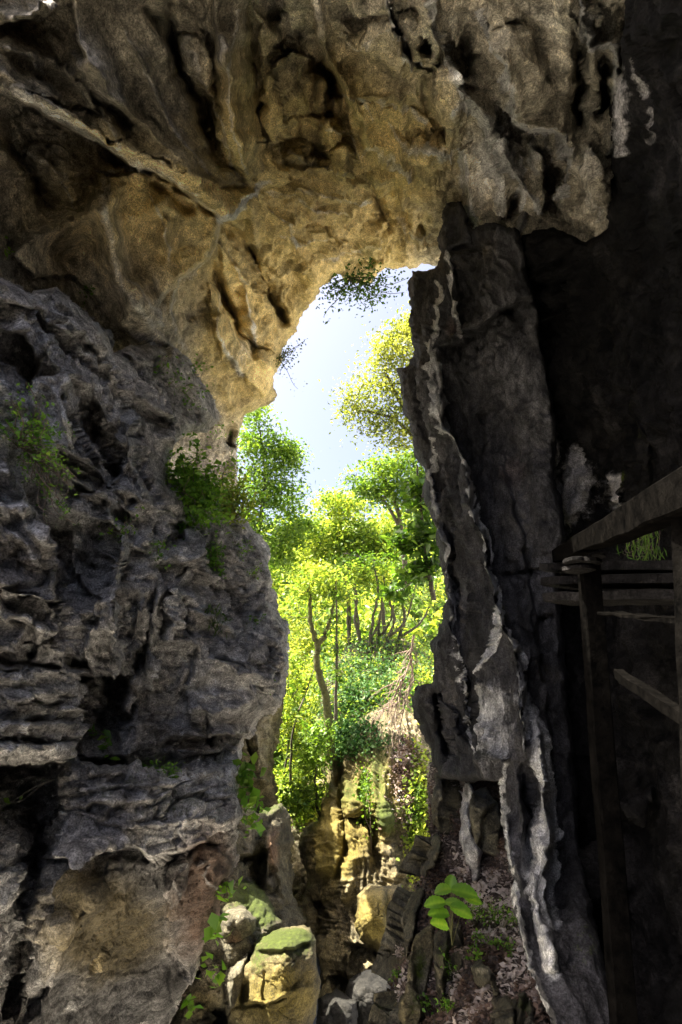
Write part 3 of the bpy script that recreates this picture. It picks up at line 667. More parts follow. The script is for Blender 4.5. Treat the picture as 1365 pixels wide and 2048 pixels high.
M_roof = rock_mat("ochre_limestone", dark=(.22, .19, .14), mid=(.54, .48, .37), light=(.74, .70, .60), ochre=(.74, .57, .23), moss=(.13, .14, .03))
C_MORE = [[(150, 100), (190, 200), (240, 290)], [(250, 60), (300, 160), (350, 260), (420, 350)], [(365, 60), (420, 190), (450, 260), (465, 340)], [(480, 20), (455, 140), (465, 260), (495, 350)],
          [(190, 345), (260, 335), (300, 350)], [(460, 500), (490, 570), (500, 640), (510, 690)], [(440, 590), (430, 650), (450, 700), (490, 760)], [(560, 470), (600, 500), (650, 480)], [(600, 400), (640, 430), (700, 420), (740, 380)],
          [(540, 420), (580, 450), (600, 500)], [(540, 390), (600, 380), (660, 390), (720, 400)], [(733, 205), (783, 205), (823, 215), (853, 235)], [(683, 190), (733, 210), (743, 240)], [(683, 75), (723, 90), (783, 60)],
          [(855, 290), (875, 310), (900, 300)], [(733, 290), (783, 300), (823, 330)], [(903, 240), (935, 205), (958, 220), (975, 250)], [(973, 245), (983, 290), (1000, 340), (1010, 400)], [(1060, 265), (1070, 300), (1065, 350)],
          [(1085, 270), (1100, 310), (1098, 345)], [(1143, 300), (1165, 350), (1185, 400), (1210, 440)], [(0, 90), (60, 110), (90, 150)], [(60, 300), (120, 350), (150, 420)], [(300, 390), (330, 450), (340, 520)], [(260, 560), (300, 600), (320, 650)],
          [(640, 250), (700, 270), (750, 330)], [(780, 250), (820, 290), (880, 300)], [(650, 520), (700, 500), (760, 480)], [(800, 430), (830, 470), (870, 460)], [(580, 300), (620, 330), (690, 340)]]
C_DARK = [[(290, 0), (340, 80), (370, 170), (415, 240), (435, 335)], [(180, 170), (240, 235), (258, 264)], [(215, 290), (250, 328)], [(295, 360), (350, 395), (392, 428)], [(0, 260), (50, 330), (80, 400), (110, 430)], [(753, 380), (768, 430), (785, 445)],
          [(560, 250), (600, 240), (640, 260)], [(690, 40), (740, 30), (790, 40)], [(540, 100), (580, 60), (620, 60)], [(870, 470), (830, 440)], [(620, 440), (660, 460)], [(400, 40), (430, 120), (440, 200)]]
C_F = [(f[0], f[1], f[2], f[3] * (1.0 if f[3] > .6 else 1.7)) for f in C_F] + [('ridge', l, 13, .34) for l in C_MORE] + [('crack', l, 11, .38) for l in C_DARK]
C_P = [([(1148, -60), (1300, -60), (1275, 480), (1140, 480), (1130, 300), (1150, 262)], .02, 60, 0.264, 0), ([(140, -60), (330, -60), (345, 60), (365, 150), (410, 215), (415, 280), (440, 330), (500, 368), (430, 372), (380, 345), (330, 320), (250, 300), (215, 250), (180, 160), (150, 80)], .40, 120, 0.29, .6),  # near-flat first plate darkens the right end as painted shade
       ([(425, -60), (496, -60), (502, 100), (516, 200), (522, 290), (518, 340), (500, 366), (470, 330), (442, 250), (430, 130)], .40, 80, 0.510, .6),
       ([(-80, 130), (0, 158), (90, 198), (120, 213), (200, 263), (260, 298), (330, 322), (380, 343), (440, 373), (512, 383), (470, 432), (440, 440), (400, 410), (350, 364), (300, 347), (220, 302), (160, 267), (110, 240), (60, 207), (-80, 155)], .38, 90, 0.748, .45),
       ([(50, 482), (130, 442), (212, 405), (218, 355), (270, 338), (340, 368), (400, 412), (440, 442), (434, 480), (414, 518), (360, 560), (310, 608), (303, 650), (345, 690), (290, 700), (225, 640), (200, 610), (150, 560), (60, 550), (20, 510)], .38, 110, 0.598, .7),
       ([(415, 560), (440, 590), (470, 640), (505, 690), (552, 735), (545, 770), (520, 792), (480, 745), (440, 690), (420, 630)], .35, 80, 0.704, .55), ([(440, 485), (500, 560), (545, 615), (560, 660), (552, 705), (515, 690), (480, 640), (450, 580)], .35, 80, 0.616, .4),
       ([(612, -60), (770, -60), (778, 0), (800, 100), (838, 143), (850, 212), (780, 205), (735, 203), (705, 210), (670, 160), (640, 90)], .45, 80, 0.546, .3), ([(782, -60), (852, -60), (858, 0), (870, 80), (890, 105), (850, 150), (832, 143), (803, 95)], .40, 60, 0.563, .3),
       ([(870, 130), (905, 110), (935, 190), (920, 240), (905, 272), (880, 240), (858, 185)], .5, 60, 0.581, .3), ([(965, -60), (1145, -60), (1158, 250), (1150, 268), (1110, 262), (1050, 260), (1030, 240), (1030, 180), (1007, 120), (985, 100)], .42, 90, 0.44, .6), ([(1008, 300), (1050, 272), (1140, 268), (1260, 480), (1040, 490), (1020, 400)], .02, 60, .28, 0),  # last plate is near flat, its dark tone painted as shade
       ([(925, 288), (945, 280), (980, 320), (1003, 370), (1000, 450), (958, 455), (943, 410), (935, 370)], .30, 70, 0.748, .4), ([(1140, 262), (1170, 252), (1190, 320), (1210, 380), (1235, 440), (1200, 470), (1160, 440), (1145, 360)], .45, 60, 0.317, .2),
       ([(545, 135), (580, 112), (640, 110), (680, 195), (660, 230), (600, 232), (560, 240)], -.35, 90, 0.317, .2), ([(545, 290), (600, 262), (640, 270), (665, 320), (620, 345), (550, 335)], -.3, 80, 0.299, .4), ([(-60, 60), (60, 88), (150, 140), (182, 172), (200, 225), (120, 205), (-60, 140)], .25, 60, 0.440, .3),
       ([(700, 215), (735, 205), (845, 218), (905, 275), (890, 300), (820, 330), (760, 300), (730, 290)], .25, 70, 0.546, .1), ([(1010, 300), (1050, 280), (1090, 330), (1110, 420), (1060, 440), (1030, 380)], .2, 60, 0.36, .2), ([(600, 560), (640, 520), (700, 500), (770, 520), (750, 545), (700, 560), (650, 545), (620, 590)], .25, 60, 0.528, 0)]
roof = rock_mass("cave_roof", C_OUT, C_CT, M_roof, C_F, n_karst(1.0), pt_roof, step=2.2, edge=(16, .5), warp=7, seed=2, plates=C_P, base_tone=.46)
tag(roof, "pitted ochre and grey cave roof arching over the opening to the sky", kind='structure')

# ------------------------------------------------------------------ right cave wall
R_OUT = [(1042, 470), (1110, 455), (1170, 485), (1212, 460), (1218, 330), (1222, 200), (1240, 100), (1262, 40), (1270, -60), (1280, -300), (1900, -300), (1900, 2400), (900, 2400), (1000, 2000), (1060, 1800), (1095, 1500), (1098, 1200), (1092, 1000), (1080, 860), (1062, 720), (1044, 600)]
R_CT = [(1042, 480, 7.6), (1160, 500, 6.6), (1300, 520, 5.0), (1222, 330, 5.0), (1275, 90, 3.8), (1365, 200, 3.4), (1365, 420, 3.7), (1275, 250, 4.2), (1365, -100, 2.8), (1900, -300, 1.7), (1700, 500, 3.0), (1900, 1400, 2.4), (1900, 2400, 2.0), (1000, 900, 9.0), (1100, 700, 7.8), (1160, 900, 7.6), (1130, 1050, 8.2),
        (1250, 1000, 6.2), (1365, 950, 4.8), (1365, 1300, 4.6), (1150, 1300, 7.0), (1000, 1300, 8), (1365, 1700, 4.2), (1100, 1700, 6.6), (1000, 2048, 6.2), (1365, 2048, 3.8), (900, 2400, 5), (1365, 700, 4.8), (1250, 750, 5.8)]
R_F = [('step', [(1040, 500), (1110, 480), (1170, 470)], 30, .3), ('ridge', [(1060, 520), (1160, 490)], 7, .15), ('ridge', [(1060, 560), (1120, 545), (1165, 520)], 8, .2), ('ridge', [(1070, 600), (1120, 590), (1170, 565)], 10, .25),
       ('crack', [(1060, 540), (1160, 505)], 5, .2), ('crack', [(1060, 582), (1170, 545)], 5, .2), ('step', [(1070, 640), (1120, 625), (1175, 600)], 40, .35), ('drop', [(1075, 655), (1170, 605)], 60, .5),
       ('ridge', [(1112, 850), (1120, 900), (1115, 960), (1135, 1040)], 10, .4), ('ridge', [(1165, 930), (1172, 980), (1155, 1060)], 8, .3), ('ridge', [(1150, 900), (1150, 960), (1145, 1040)], 6, .2),
       ('ridge', [(1260, 930), (1245, 975), (1250, 1030)], 12, .4), ('ridge', [(1230, 960), (1228, 1010)], 9, .3), ('crack', [(1205, 950), (1215, 1040)], 18, .4), ('ridge', [(1300, 840), (1310, 930), (1300, 1000)], 8, .3),
       ('bulge', [(1100, 1480), (1220, 1520), (1300, 1640)], 60, .4), ('bulge', [(1200, 1700), (1230, 1800)], 40, .4), ('bulge', [(1210, 1640), (1290, 1610)], 26, .3)]
def pt_right(V, px, py, N):
    m = np.zeros((len(V), 4)); b = lambda *a: blob(px, py, *a)
    w = sum(lmask(px, py, l, 9) for l in ([(1112, 850), (1120, 900), (1115, 960), (1135, 1040)], [(1165, 930), (1172, 980), (1155, 1060)], [(1150, 900), (1150, 960), (1145, 1040)], [(1230, 960), (1228, 1010)]))
    m[:, 2] = .7 * lmask(px, py, [(1233, 95), (1231, 200), (1229, 310)], 9) + .5 * lmask(px, py, [(1262, 60), (1258, 160), (1262, 300)], 7) + .55 * w + .42 * b(1160, 980, 60, 100) + .35 * b(1245, 980, 30, 60); m[:, 3] = .7 * b(1135, 1000, 22, 60); m[:, 0] = .3 * b(1100, 1560, 200, 200)  # white in the recess paints the light falling into it
    m[:, 1] = .5 * b(1255, 950, 12, 30) + .3 * b(1300, 850, 12, 90)
    return m
M_right = rock_mat("shade_dark_limestone", dark=(.003, .003, .003), mid=(.009, .0085, .0085), light=(.035, .032, .031), ochre=(.10, .08, .04), white=(.45, .43, .42), rust=(.16, .09, .05), spec=.06)  # near-black base colour carries the shade of this side
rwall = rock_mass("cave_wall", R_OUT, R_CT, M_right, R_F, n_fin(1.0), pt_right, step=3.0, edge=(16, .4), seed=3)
tag(rwall, "cave wall darkened in colour for shade behind the wooden railing", kind='structure')

# ------------------------------------------------------------------ tall rock pillar (fin)
F_OUT = [(848, 540), (876, 532), (880, 505), (874, 480), (888, 425), (905, 404), (925, 400), (938, 428), (946, 458), (965, 451), (1000, 448), (1036, 462), (1050, 495), (1054, 560),
         (1078, 620), (1085, 700), (1098, 770), (1112, 845), (1114, 900), (1105, 958), (1118, 1010), (1132, 1075), (1118, 1140), (1128, 1300), (1148, 1480), (1160, 1680), (1195, 1880),
         (1240, 2048), (1290, 2260), (1120, 2260), (1102, 2048), (1060, 1940), (1040, 1850), (1026, 1765), (1010, 1665), (1000, 1560), (965, 1560), (880, 1560), (862, 1500), (845, 1470), (828, 1400), (832, 1372),
         (868, 1366), (866, 1290), (886, 1256), (895, 1200), (880, 1120), (872, 1060), (850, 1000), (848, 950), (828, 900), (815, 845), (805, 825), (806, 760), (800, 732), (824, 728), (826, 690),
         (820, 640), (820, 570), (828, 545)]
F_CT = [(828, 560, 9.8), (880, 540, 9.2), (905, 410, 9.2), (1000, 455, 7.6), (1050, 520, 7.3), (1080, 680, 7.0), (1110, 880, 6.8), (1120, 1100, 6.2), (1130, 1300, 5.8), (1150, 1500, 5.3), (1165, 1700, 4.8),
        (1240, 2048, 3.9), (1290, 2260, 3.4), (810, 780, 9.4), (850, 950, 9.0), (890, 1200, 8.2), (835, 1390, 8.2), (900, 850, 7.7), (980, 700, 7.2), (950, 1000, 6.8), (1040, 900, 7.0), (1050, 1200, 6.0),
        (980, 1250, 6.0), (930, 1350, 6.9), (890, 1500, 7.6), (1000, 1400, 5.6), (1050, 1500, 5.1), (1020, 1600, 5.2), (1070, 1700, 4.7), (1080, 1900, 4.1), (1110, 2048, 3.6), (1120, 2260, 3.2), (1100, 1600, 5.0)]
w1 = [(897, 506), (906, 544), (900, 567), (909, 603), (906, 623), (921, 673)]
w2 = [(874, 562), (881, 591), (871, 614), (868, 658), (859, 688), (865, 755), (874, 834), (880, 865)]
w3 = [(865, 699), (881, 755), (890, 805), (888, 855), (909, 884), (928, 925), (941, 965), (944, 1022), (962, 1062), (965, 1104), (977, 1147), (995, 1177), (998, 1207), (1016, 1262), (1035, 1295), (1044, 1325), (1047, 1395), (1053, 1456), (1050, 1500)]
w4 = [(953, 1025), (974, 1068), (986, 1104), (986, 1138)]
w5 = [(992, 1210), (986, 1259), (980, 1304), (962, 1353), (968, 1425), (966, 1500)]
w6 = [(853, 880), (859, 916), (856, 950), (871, 1007), (880, 1044), (895, 1092), (901, 1153), (910, 1222), (913, 1304), (928, 1350), (944, 1456), (946, 1520)]
w7 = [(1003, 1540), (1013, 1665), (1028, 1765), (1043, 1840), (1063, 1940), (1098, 2035)]
w8 = [(1048, 1395), (1078, 1465), (1093, 1565), (1100, 1665), (1090, 1790), (1110, 1850)]
F_F = [('ridge', w1, 8, .3), ('ridge', w2, 8, .3), ('drop', w2[::-1], 30, .2), ('ridge', w3, 10, .42), ('drop', w3[::-1], 130, .95), ('ridge', w4, 7, .3), ('ridge', w5, 8, .3), ('drop', w5, 40, .35),
       ('ridge', w6, 8, .3), ('drop', w6[::-1], 40, .4), ('crack', [(886, 1031), (904, 1074), (907, 1153), (922, 1207), (938, 1277)], 8, .5), ('ridge', w7, 10, .3), ('drop', w7[::-1], 36, .25),
       ('ridge', w8, 12, .35), ('drop', w8[::-1], 90, .6), ('drop', [(868, 696), (926, 673), (967, 652), (1014, 620), (1058, 597)], 120, .75),
       ('crack', [(912, 640), (925, 660), (935, 600)], 12, .5), ('crack', [(948, 462), (940, 490), (905, 505)], 8, .4), ('crack', [(905, 520), (922, 560), (930, 600)], 10, .5),
       ('drop', [(1110, 1700), (1100, 1500), (1080, 1300), (1050, 1100), (1020, 960), (1000, 840)], 60, .25), ('crack', [(985, 1030), (1000, 900), (990, 760)], 30, .25),
       ('crack', [(870, 1370), (885, 1440), (905, 1530)], 10, .6), ('drop', [(940, 1500), (900, 1400), (872, 1370)], 40, .5), ('ridge', [(832, 1372), (872, 1372), (905, 1385)], 8, .2),
       ('crack', [(830, 735), (836, 830), (850, 900)], 8, .35), ('crack', [(1000, 1150), (1100, 1142)], 6, .15), ('crack', [(1060, 1240), (1110, 1236)], 6, .15), ('step', [(1040, 1296), (1110, 1300)], 50, .15),
       ('ridge', [(965, 1500), (985, 1515), (1010, 1530)], 10, .4), ('crack', [(985, 1560), (1000, 1600), (1004, 1650)], 8, .4), ('crack', [(1045, 1540), (1060, 1640), (1055, 1760)], 10, .45),
       ('ridge', [(1040, 1560), (1045, 1650), (1060, 1720)], 7, .2), ('ridge', [(1100, 1685), (1130, 1693)], 6, .2), ('ridge', [(1060, 1700), (1070, 1800), (1090, 1900), (1105, 1960)], 10, .3)]
def pt_fin(V, px, py, N):
    m = np.zeros((len(V), 4)); b = lambda *a: blob(px, py, *a)
    w = sum(lmask(px, py, l, 4.5, 6) for l in (w1, w2, w3, w4, w5, w6, w7)) + lmask(px, py, w8, 15) * .75 + .6 * b(1085, 1620, 18, 120) + .5 * b(1075, 1740, 24, 60) + lmask(px, py, [(1060, 1700), (1070, 1800), (1090, 1900), (1105, 1960)], 12)
    m[:, 2] = 1.15 * w + .55 * b(990, 1410, 34, 70) + .5 * b(990, 1490, 25, 50) + .5 * b(1060, 1700, 30, 60) + .4 * b(875, 800, 10, 60)  # white on the pillar edges is painted rim light
    m[:, 3] = .5 * b(900, 650, 26, 36) + .35 * b(1030, 950, 60, 60) + .3 * b(1060, 1140, 50, 14) + .3 * b(1080, 1235, 40, 10)
    m[:, 0] = .4 * b(1090, 1340, 80, 60) + .35 * b(960, 500, 90, 60) + .3 * b(915, 1400, 30, 150)
    m[:, 1] = .35 * b(1010, 1230, 14, 60) + .3 * b(1160, 1900, 60, 120)
    return m
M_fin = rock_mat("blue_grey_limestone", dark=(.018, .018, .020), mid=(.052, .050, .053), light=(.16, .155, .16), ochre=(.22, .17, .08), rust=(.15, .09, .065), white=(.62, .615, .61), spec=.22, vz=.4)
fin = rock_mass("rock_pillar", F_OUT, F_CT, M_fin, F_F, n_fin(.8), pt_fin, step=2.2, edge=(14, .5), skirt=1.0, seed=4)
tag(fin, "tall narrow dark rock pillar with pale edges painted as rim light beside the opening", "rock pillar")

# ------------------------------------------------------------------ gorge beyond the opening
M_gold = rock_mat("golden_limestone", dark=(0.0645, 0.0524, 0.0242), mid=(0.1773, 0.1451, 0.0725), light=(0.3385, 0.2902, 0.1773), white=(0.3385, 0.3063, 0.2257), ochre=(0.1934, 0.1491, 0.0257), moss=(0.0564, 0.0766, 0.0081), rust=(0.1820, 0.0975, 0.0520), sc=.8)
M_dim = rock_mat("shade_dark_rock", dark=(0.0074, 0.0068, 0.0062), mid=(0.0186, 0.0174, 0.0149), light=(0.0496, 0.0465, 0.0403), sc=.8)  # base colour darkened to stand in for shade at the gorge bottom
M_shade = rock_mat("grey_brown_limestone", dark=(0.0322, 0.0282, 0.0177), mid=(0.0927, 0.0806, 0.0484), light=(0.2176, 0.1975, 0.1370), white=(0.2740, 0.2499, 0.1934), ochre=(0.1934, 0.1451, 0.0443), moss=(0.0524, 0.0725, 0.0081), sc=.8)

def painter(och=(), moss=(), white=(), rust=(), up=0.0):
    def f(V, px, py, N):
        m = np.zeros((len(V), 4))
        for k, lst in enumerate((och, moss, white, rust)):
            for (a, x, y, rx, ry) in lst: m[:, k] += a * blob(px, py, x, y, rx, ry)
        if up: m[:, 1] += up * sstep(.35, .8, N[:, 2])
        return m
    return f

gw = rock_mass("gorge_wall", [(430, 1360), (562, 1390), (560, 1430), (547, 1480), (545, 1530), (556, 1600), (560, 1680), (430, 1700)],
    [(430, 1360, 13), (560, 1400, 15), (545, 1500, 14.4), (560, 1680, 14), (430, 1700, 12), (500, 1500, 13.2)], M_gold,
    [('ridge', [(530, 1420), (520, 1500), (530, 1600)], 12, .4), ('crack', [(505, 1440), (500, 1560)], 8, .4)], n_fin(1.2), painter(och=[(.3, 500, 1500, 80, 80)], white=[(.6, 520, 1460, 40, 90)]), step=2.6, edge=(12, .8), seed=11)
tag(gw, "pale sunlit gorge wall behind the left cliff", kind='structure')

bt = rock_mass("rock_buttress", [(420, 1600), (500, 1612), (520, 1625), (560, 1604), (582, 1635), (588, 1680), (577, 1730), (584, 1785), (602, 1825), (612, 1845), (592, 1872), (560, 1880), (420, 1900)],
    [(420, 1600, 10.5), (560, 1610, 11.6), (580, 1700, 11.2), (585, 1790, 11.0), (600, 1850, 10.6), (500, 1750, 10.2), (560, 1880, 9.8), (420, 1900, 9)], M_shade,
    [('ridge', [(552, 1640), (548, 1700), (556, 1780), (565, 1830)], 10, .4), ('drop', [(440, 1705), (500, 1712), (545, 1700)], 30, .4), ('crack', [(525, 1700), (520, 1780)], 9, .4), ('ridge', [(545, 1660), (535, 1740), (540, 1790)], 7, .3)],
    n_boulder(1.0), painter(moss=[(.7, 520, 1615, 60, 22)], rust=[(.6, 550, 1700, 24, 70)], och=[(.4, 575, 1670, 20, 60)]), step=2.4, edge=(14, .7), seed=12)
tag(bt, "brown undercut rock buttress with a mossy top below the pale wall", "rock buttress")

gl = rock_mass("gully_rocks", [(560, 1560), (600, 1570), (650, 1560), (660, 1700), (650, 1800), (600, 1815), (560, 1800)],
    [(560, 1560, 19), (650, 1560, 19), (610, 1700, 16.5), (560, 1800, 14.5), (650, 1800, 14.5)], M_gold, (), n_boulder(2.0), painter(white=[(.6, 600, 1690, 40, 60)], moss=[(.5, 610, 1600, 40, 30)]), step=2.6, edge=(8, .5), seed=13)
tag(gl, "steep pale rocky gully floor between the buttress and the central rocks", kind='structure')

M_OUT = [(640, 1500), (668, 1472), (700, 1446), (750, 1418), (810, 1412), (850, 1440), (872, 1560), (870, 1700), (850, 1800), (810, 1860), (800, 1930), (785, 2000), (780, 2200), (620, 2200), (640, 2040), (640, 1950), (630, 1900),
         (622, 1868), (612, 1850), (606, 1800), (616, 1760), (602, 1700), (600, 1668), (618, 1648), (642, 1636), (640, 1612), (652, 1590), (654, 1560), (646, 1530)]
RKF = .55
rk = rock_mass("central_rocks", M_OUT,
    [(660, 1490, 16), (740, 1450, 15.6), (850, 1470, 15), (860, 1700, 13.4), (800, 1850, 12), (650, 1600, 14.8), (610, 1700, 14.2), (700, 1700, 13.2), (620, 1850, 13), (700, 1800, 12.6), (650, 1900, 12.0), (720, 1900, 11.8), (640, 2050, 10.4), (780, 2050, 10.6), (700, 2000, 11.4), (700, 2200, 9.5), (740, 1560, 14.0), (680, 1560, 15.2)], M_gold,
    [('crack', [(684, 1500), (682, 1560), (690, 1620), (688, 1700), (670, 1790)], 8, .9), ('step', [(640, 1612), (690, 1625), (735, 1640)], 30, .5), ('crack', [(688, 1618), (700, 1640), (740, 1652), (752, 1640)], 9, .9), ('bulge', [(690, 1560), (710, 1600), (730, 1625)], 22, .7),
     ('bulge', [(745, 1580), (770, 1630), (790, 1660)], 26, .8), ('crack', [(735, 1540), (728, 1590), (738, 1640), (748, 1700), (760, 1760)], 7, .8), ('bulge', [(650, 1640), (655, 1700), (650, 1760)], 24, .6), ('bulge', [(700, 1700), (690, 1760), (672, 1800)], 24, .5),
     ('crack', [(650, 1800), (645, 1840), (632, 1880)], 12, 1.2), ('crack', [(610, 1780), (625, 1810), (650, 1815)], 12, 1.0), ('bulge', [(780, 1700), (790, 1760)], 26, .4), ('drop', [(660, 1960), (720, 1950), (790, 1930)], 60, 1.0), ('step', [(650, 2020), (700, 2010)], 40, .5),
     ('drop', [(690, 1880), (740, 1900), (790, 1900)], 40, .8), ('crack', [(690, 1470), (720, 1530), (730, 1590)], 10, .5), ('ridge', [(660, 1500), (664, 1560), (668, 1610)], 10, .5)],
    (lambda V, px, py, D: n_boulder(.7)(V, px, py, D) + .16 * flow(px, py, 88, 160, 26, 21, 2.0, 2) + .05 * flow(px, py, 4, 120, 14, 22, 1.5, 2)), painter(och=[(1.0, 670, 1680, 60, 120), (.8, 760, 1600, 70, 110)], moss=[(.62, 760, 1560, 30, 90), (.8, 780, 1640, 26, 34), (.6, 700, 1590, 24, 40), (.35, 700, 1500, 60, 40)], rust=[(.95, 815, 1540, 26, 70)], white=[(.45, 668, 1590, 14, 60), (.4, 700, 1770, 60, 30)]),
    step=2.0, edge=(14, .9), seed=14, fscale=RKF)
tag(rk, "tall stacked rocks streaked with yellow moss in the middle of the gorge", "rock outcrop")

def boulder(name, out, ctrl, label, cat="boulder", mat=None, feats=(), a=1.0, paint=None, edge=(26, .7), step=2.0, group=None, seed=0, skirt=.9, warp=5, noise=None):
    o = rock_mass(name, out, ctrl, mat or M_shade, feats, noise or n_boulder(a), paint, step=step, edge=edge, seed=seed, skirt=skirt, skirt_in=.4, warp=warp)
    return tag(o, label, cat, group)

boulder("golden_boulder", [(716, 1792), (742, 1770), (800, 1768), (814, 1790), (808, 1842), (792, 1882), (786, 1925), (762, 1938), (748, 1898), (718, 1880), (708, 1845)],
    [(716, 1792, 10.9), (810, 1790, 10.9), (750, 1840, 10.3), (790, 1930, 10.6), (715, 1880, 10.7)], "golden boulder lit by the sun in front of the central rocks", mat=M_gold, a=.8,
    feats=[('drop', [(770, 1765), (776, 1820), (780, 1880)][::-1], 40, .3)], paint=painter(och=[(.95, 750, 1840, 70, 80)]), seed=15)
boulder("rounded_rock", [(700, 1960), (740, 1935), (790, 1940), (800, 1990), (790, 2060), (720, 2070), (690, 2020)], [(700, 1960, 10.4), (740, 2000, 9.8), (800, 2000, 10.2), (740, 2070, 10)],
    "dark rounded rock at the bottom of the gorge under the golden boulder", a=.8, mat=M_dim, seed=16)
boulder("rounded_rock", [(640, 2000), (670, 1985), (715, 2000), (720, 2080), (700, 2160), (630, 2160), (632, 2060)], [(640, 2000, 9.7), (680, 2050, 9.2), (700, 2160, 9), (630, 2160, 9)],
    "dark water worn rock right beside the mossy boulder at the picture's foot", a=.8, mat=M_dim, seed=17)
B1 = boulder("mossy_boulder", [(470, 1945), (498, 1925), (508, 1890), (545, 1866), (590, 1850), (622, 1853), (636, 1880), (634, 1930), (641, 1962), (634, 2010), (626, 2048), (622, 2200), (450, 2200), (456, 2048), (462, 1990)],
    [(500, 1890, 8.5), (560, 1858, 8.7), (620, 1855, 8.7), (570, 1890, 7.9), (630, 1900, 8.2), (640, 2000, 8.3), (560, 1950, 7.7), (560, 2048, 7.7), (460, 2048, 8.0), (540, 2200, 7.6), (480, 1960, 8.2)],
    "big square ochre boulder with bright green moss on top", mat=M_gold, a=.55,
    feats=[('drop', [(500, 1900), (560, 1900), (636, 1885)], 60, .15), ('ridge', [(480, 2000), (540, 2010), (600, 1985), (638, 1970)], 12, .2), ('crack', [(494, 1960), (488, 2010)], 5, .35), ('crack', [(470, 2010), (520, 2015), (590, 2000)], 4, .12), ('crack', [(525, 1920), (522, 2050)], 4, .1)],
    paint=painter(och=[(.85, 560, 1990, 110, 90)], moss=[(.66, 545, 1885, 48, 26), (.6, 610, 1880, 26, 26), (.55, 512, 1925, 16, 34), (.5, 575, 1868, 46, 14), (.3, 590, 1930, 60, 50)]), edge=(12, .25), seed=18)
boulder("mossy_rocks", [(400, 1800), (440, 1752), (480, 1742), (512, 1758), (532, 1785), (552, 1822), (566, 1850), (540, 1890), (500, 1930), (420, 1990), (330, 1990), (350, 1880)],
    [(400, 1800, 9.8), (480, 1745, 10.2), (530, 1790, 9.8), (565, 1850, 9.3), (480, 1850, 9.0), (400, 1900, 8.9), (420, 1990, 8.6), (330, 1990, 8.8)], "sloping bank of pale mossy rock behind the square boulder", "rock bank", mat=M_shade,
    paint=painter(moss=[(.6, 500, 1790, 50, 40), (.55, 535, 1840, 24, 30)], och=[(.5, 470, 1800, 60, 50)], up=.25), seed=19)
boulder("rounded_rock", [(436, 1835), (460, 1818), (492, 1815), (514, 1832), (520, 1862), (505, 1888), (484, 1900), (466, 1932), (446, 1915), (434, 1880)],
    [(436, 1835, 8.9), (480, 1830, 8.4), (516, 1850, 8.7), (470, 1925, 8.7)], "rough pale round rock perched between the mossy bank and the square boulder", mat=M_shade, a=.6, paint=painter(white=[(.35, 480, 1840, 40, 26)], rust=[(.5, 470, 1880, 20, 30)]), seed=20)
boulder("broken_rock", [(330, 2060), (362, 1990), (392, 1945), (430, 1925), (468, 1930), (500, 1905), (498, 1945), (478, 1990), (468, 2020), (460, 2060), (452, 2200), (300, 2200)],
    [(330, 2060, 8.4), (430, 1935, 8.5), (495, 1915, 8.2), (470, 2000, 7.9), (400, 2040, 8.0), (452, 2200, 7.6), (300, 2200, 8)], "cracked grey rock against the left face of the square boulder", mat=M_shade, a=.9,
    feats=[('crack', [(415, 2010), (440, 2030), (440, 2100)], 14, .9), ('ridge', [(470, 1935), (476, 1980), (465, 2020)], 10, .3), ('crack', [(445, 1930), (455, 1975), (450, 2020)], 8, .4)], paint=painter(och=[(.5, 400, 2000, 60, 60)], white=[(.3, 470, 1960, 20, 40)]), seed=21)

# ------------------------------------------------------------------ littered slope and slabs at the lower right
litm, lnt, lb = node_mat("leaf_mould")
tcl = lnt.nodes.new("ShaderNodeTexCoord").outputs['Object']
nn = noise_n(lnt, tcl, 34, 8, .7); n0 = noise_n(lnt, tcl, 7, 6, .6)
lc_ = ramp_n(lnt, nn, [(.35, (.028, .020, .016)), (.52, (.08, .058, .048)), (.62, (.17, .13, .11)), (.70, (.38, .33, .29))])
lnt.links.new(mixc(lnt, .5, lc_, ramp_n(lnt, n0, [(.3, .5), (.7, 1.4)]), 'MULTIPLY'), lb.inputs['Base Color']); lb.inputs['Roughness'].default_value = .9
bp = lnt.nodes.new("ShaderNodeBump"); bp.inputs['Distance'].default_value = .05; lnt.links.new(nn, bp.inputs['Height']); lnt.links.new(bp.outputs[0], lb.inputs['Normal'])

def n_slope(V, px, py, D): return fbm(V * 2.2, 4) * .09 + (ridged(V * 2.0, 3) - .5) * .06 + fbm(V * 9, 3) * .02
sl = rock_mass("slope", [(858, 1530), (1010, 1520), (1050, 1850), (1120, 2100), (1140, 2260), (700, 2260), (770, 2060), (786, 1950), (800, 1860), (830, 1790), (852, 1740), (866, 1690), (858, 1620)],
    [(870, 1535, 8.3), (965, 1535, 7.6), (1000, 1600, 6.9), (880, 1660, 7.4), (940, 1700, 6.6), (860, 1740, 7.0), (1000, 1780, 5.9), (820, 1800, 6.9), (900, 1850, 5.9), (800, 1900, 6.6), (1000, 1900, 5.2), (860, 1960, 5.5), (1060, 2000, 4.4), (800, 2048, 5.6), (920, 2048, 4.7), (1000, 2100, 4.2), (700, 2260, 5.6), (1140, 2260, 3.5), (900, 2260, 4.0)],
    litm, [('drop', [(880, 1700), (840, 1780), (810, 1860), (800, 1950)], 30, .3)], n_slope, None, step=2.4, edge=(14, .5), seed=22, skirt=1.5)
tag(sl, "steep slope covered in dark leaf mould at the foot of the rock pillar", kind='structure')

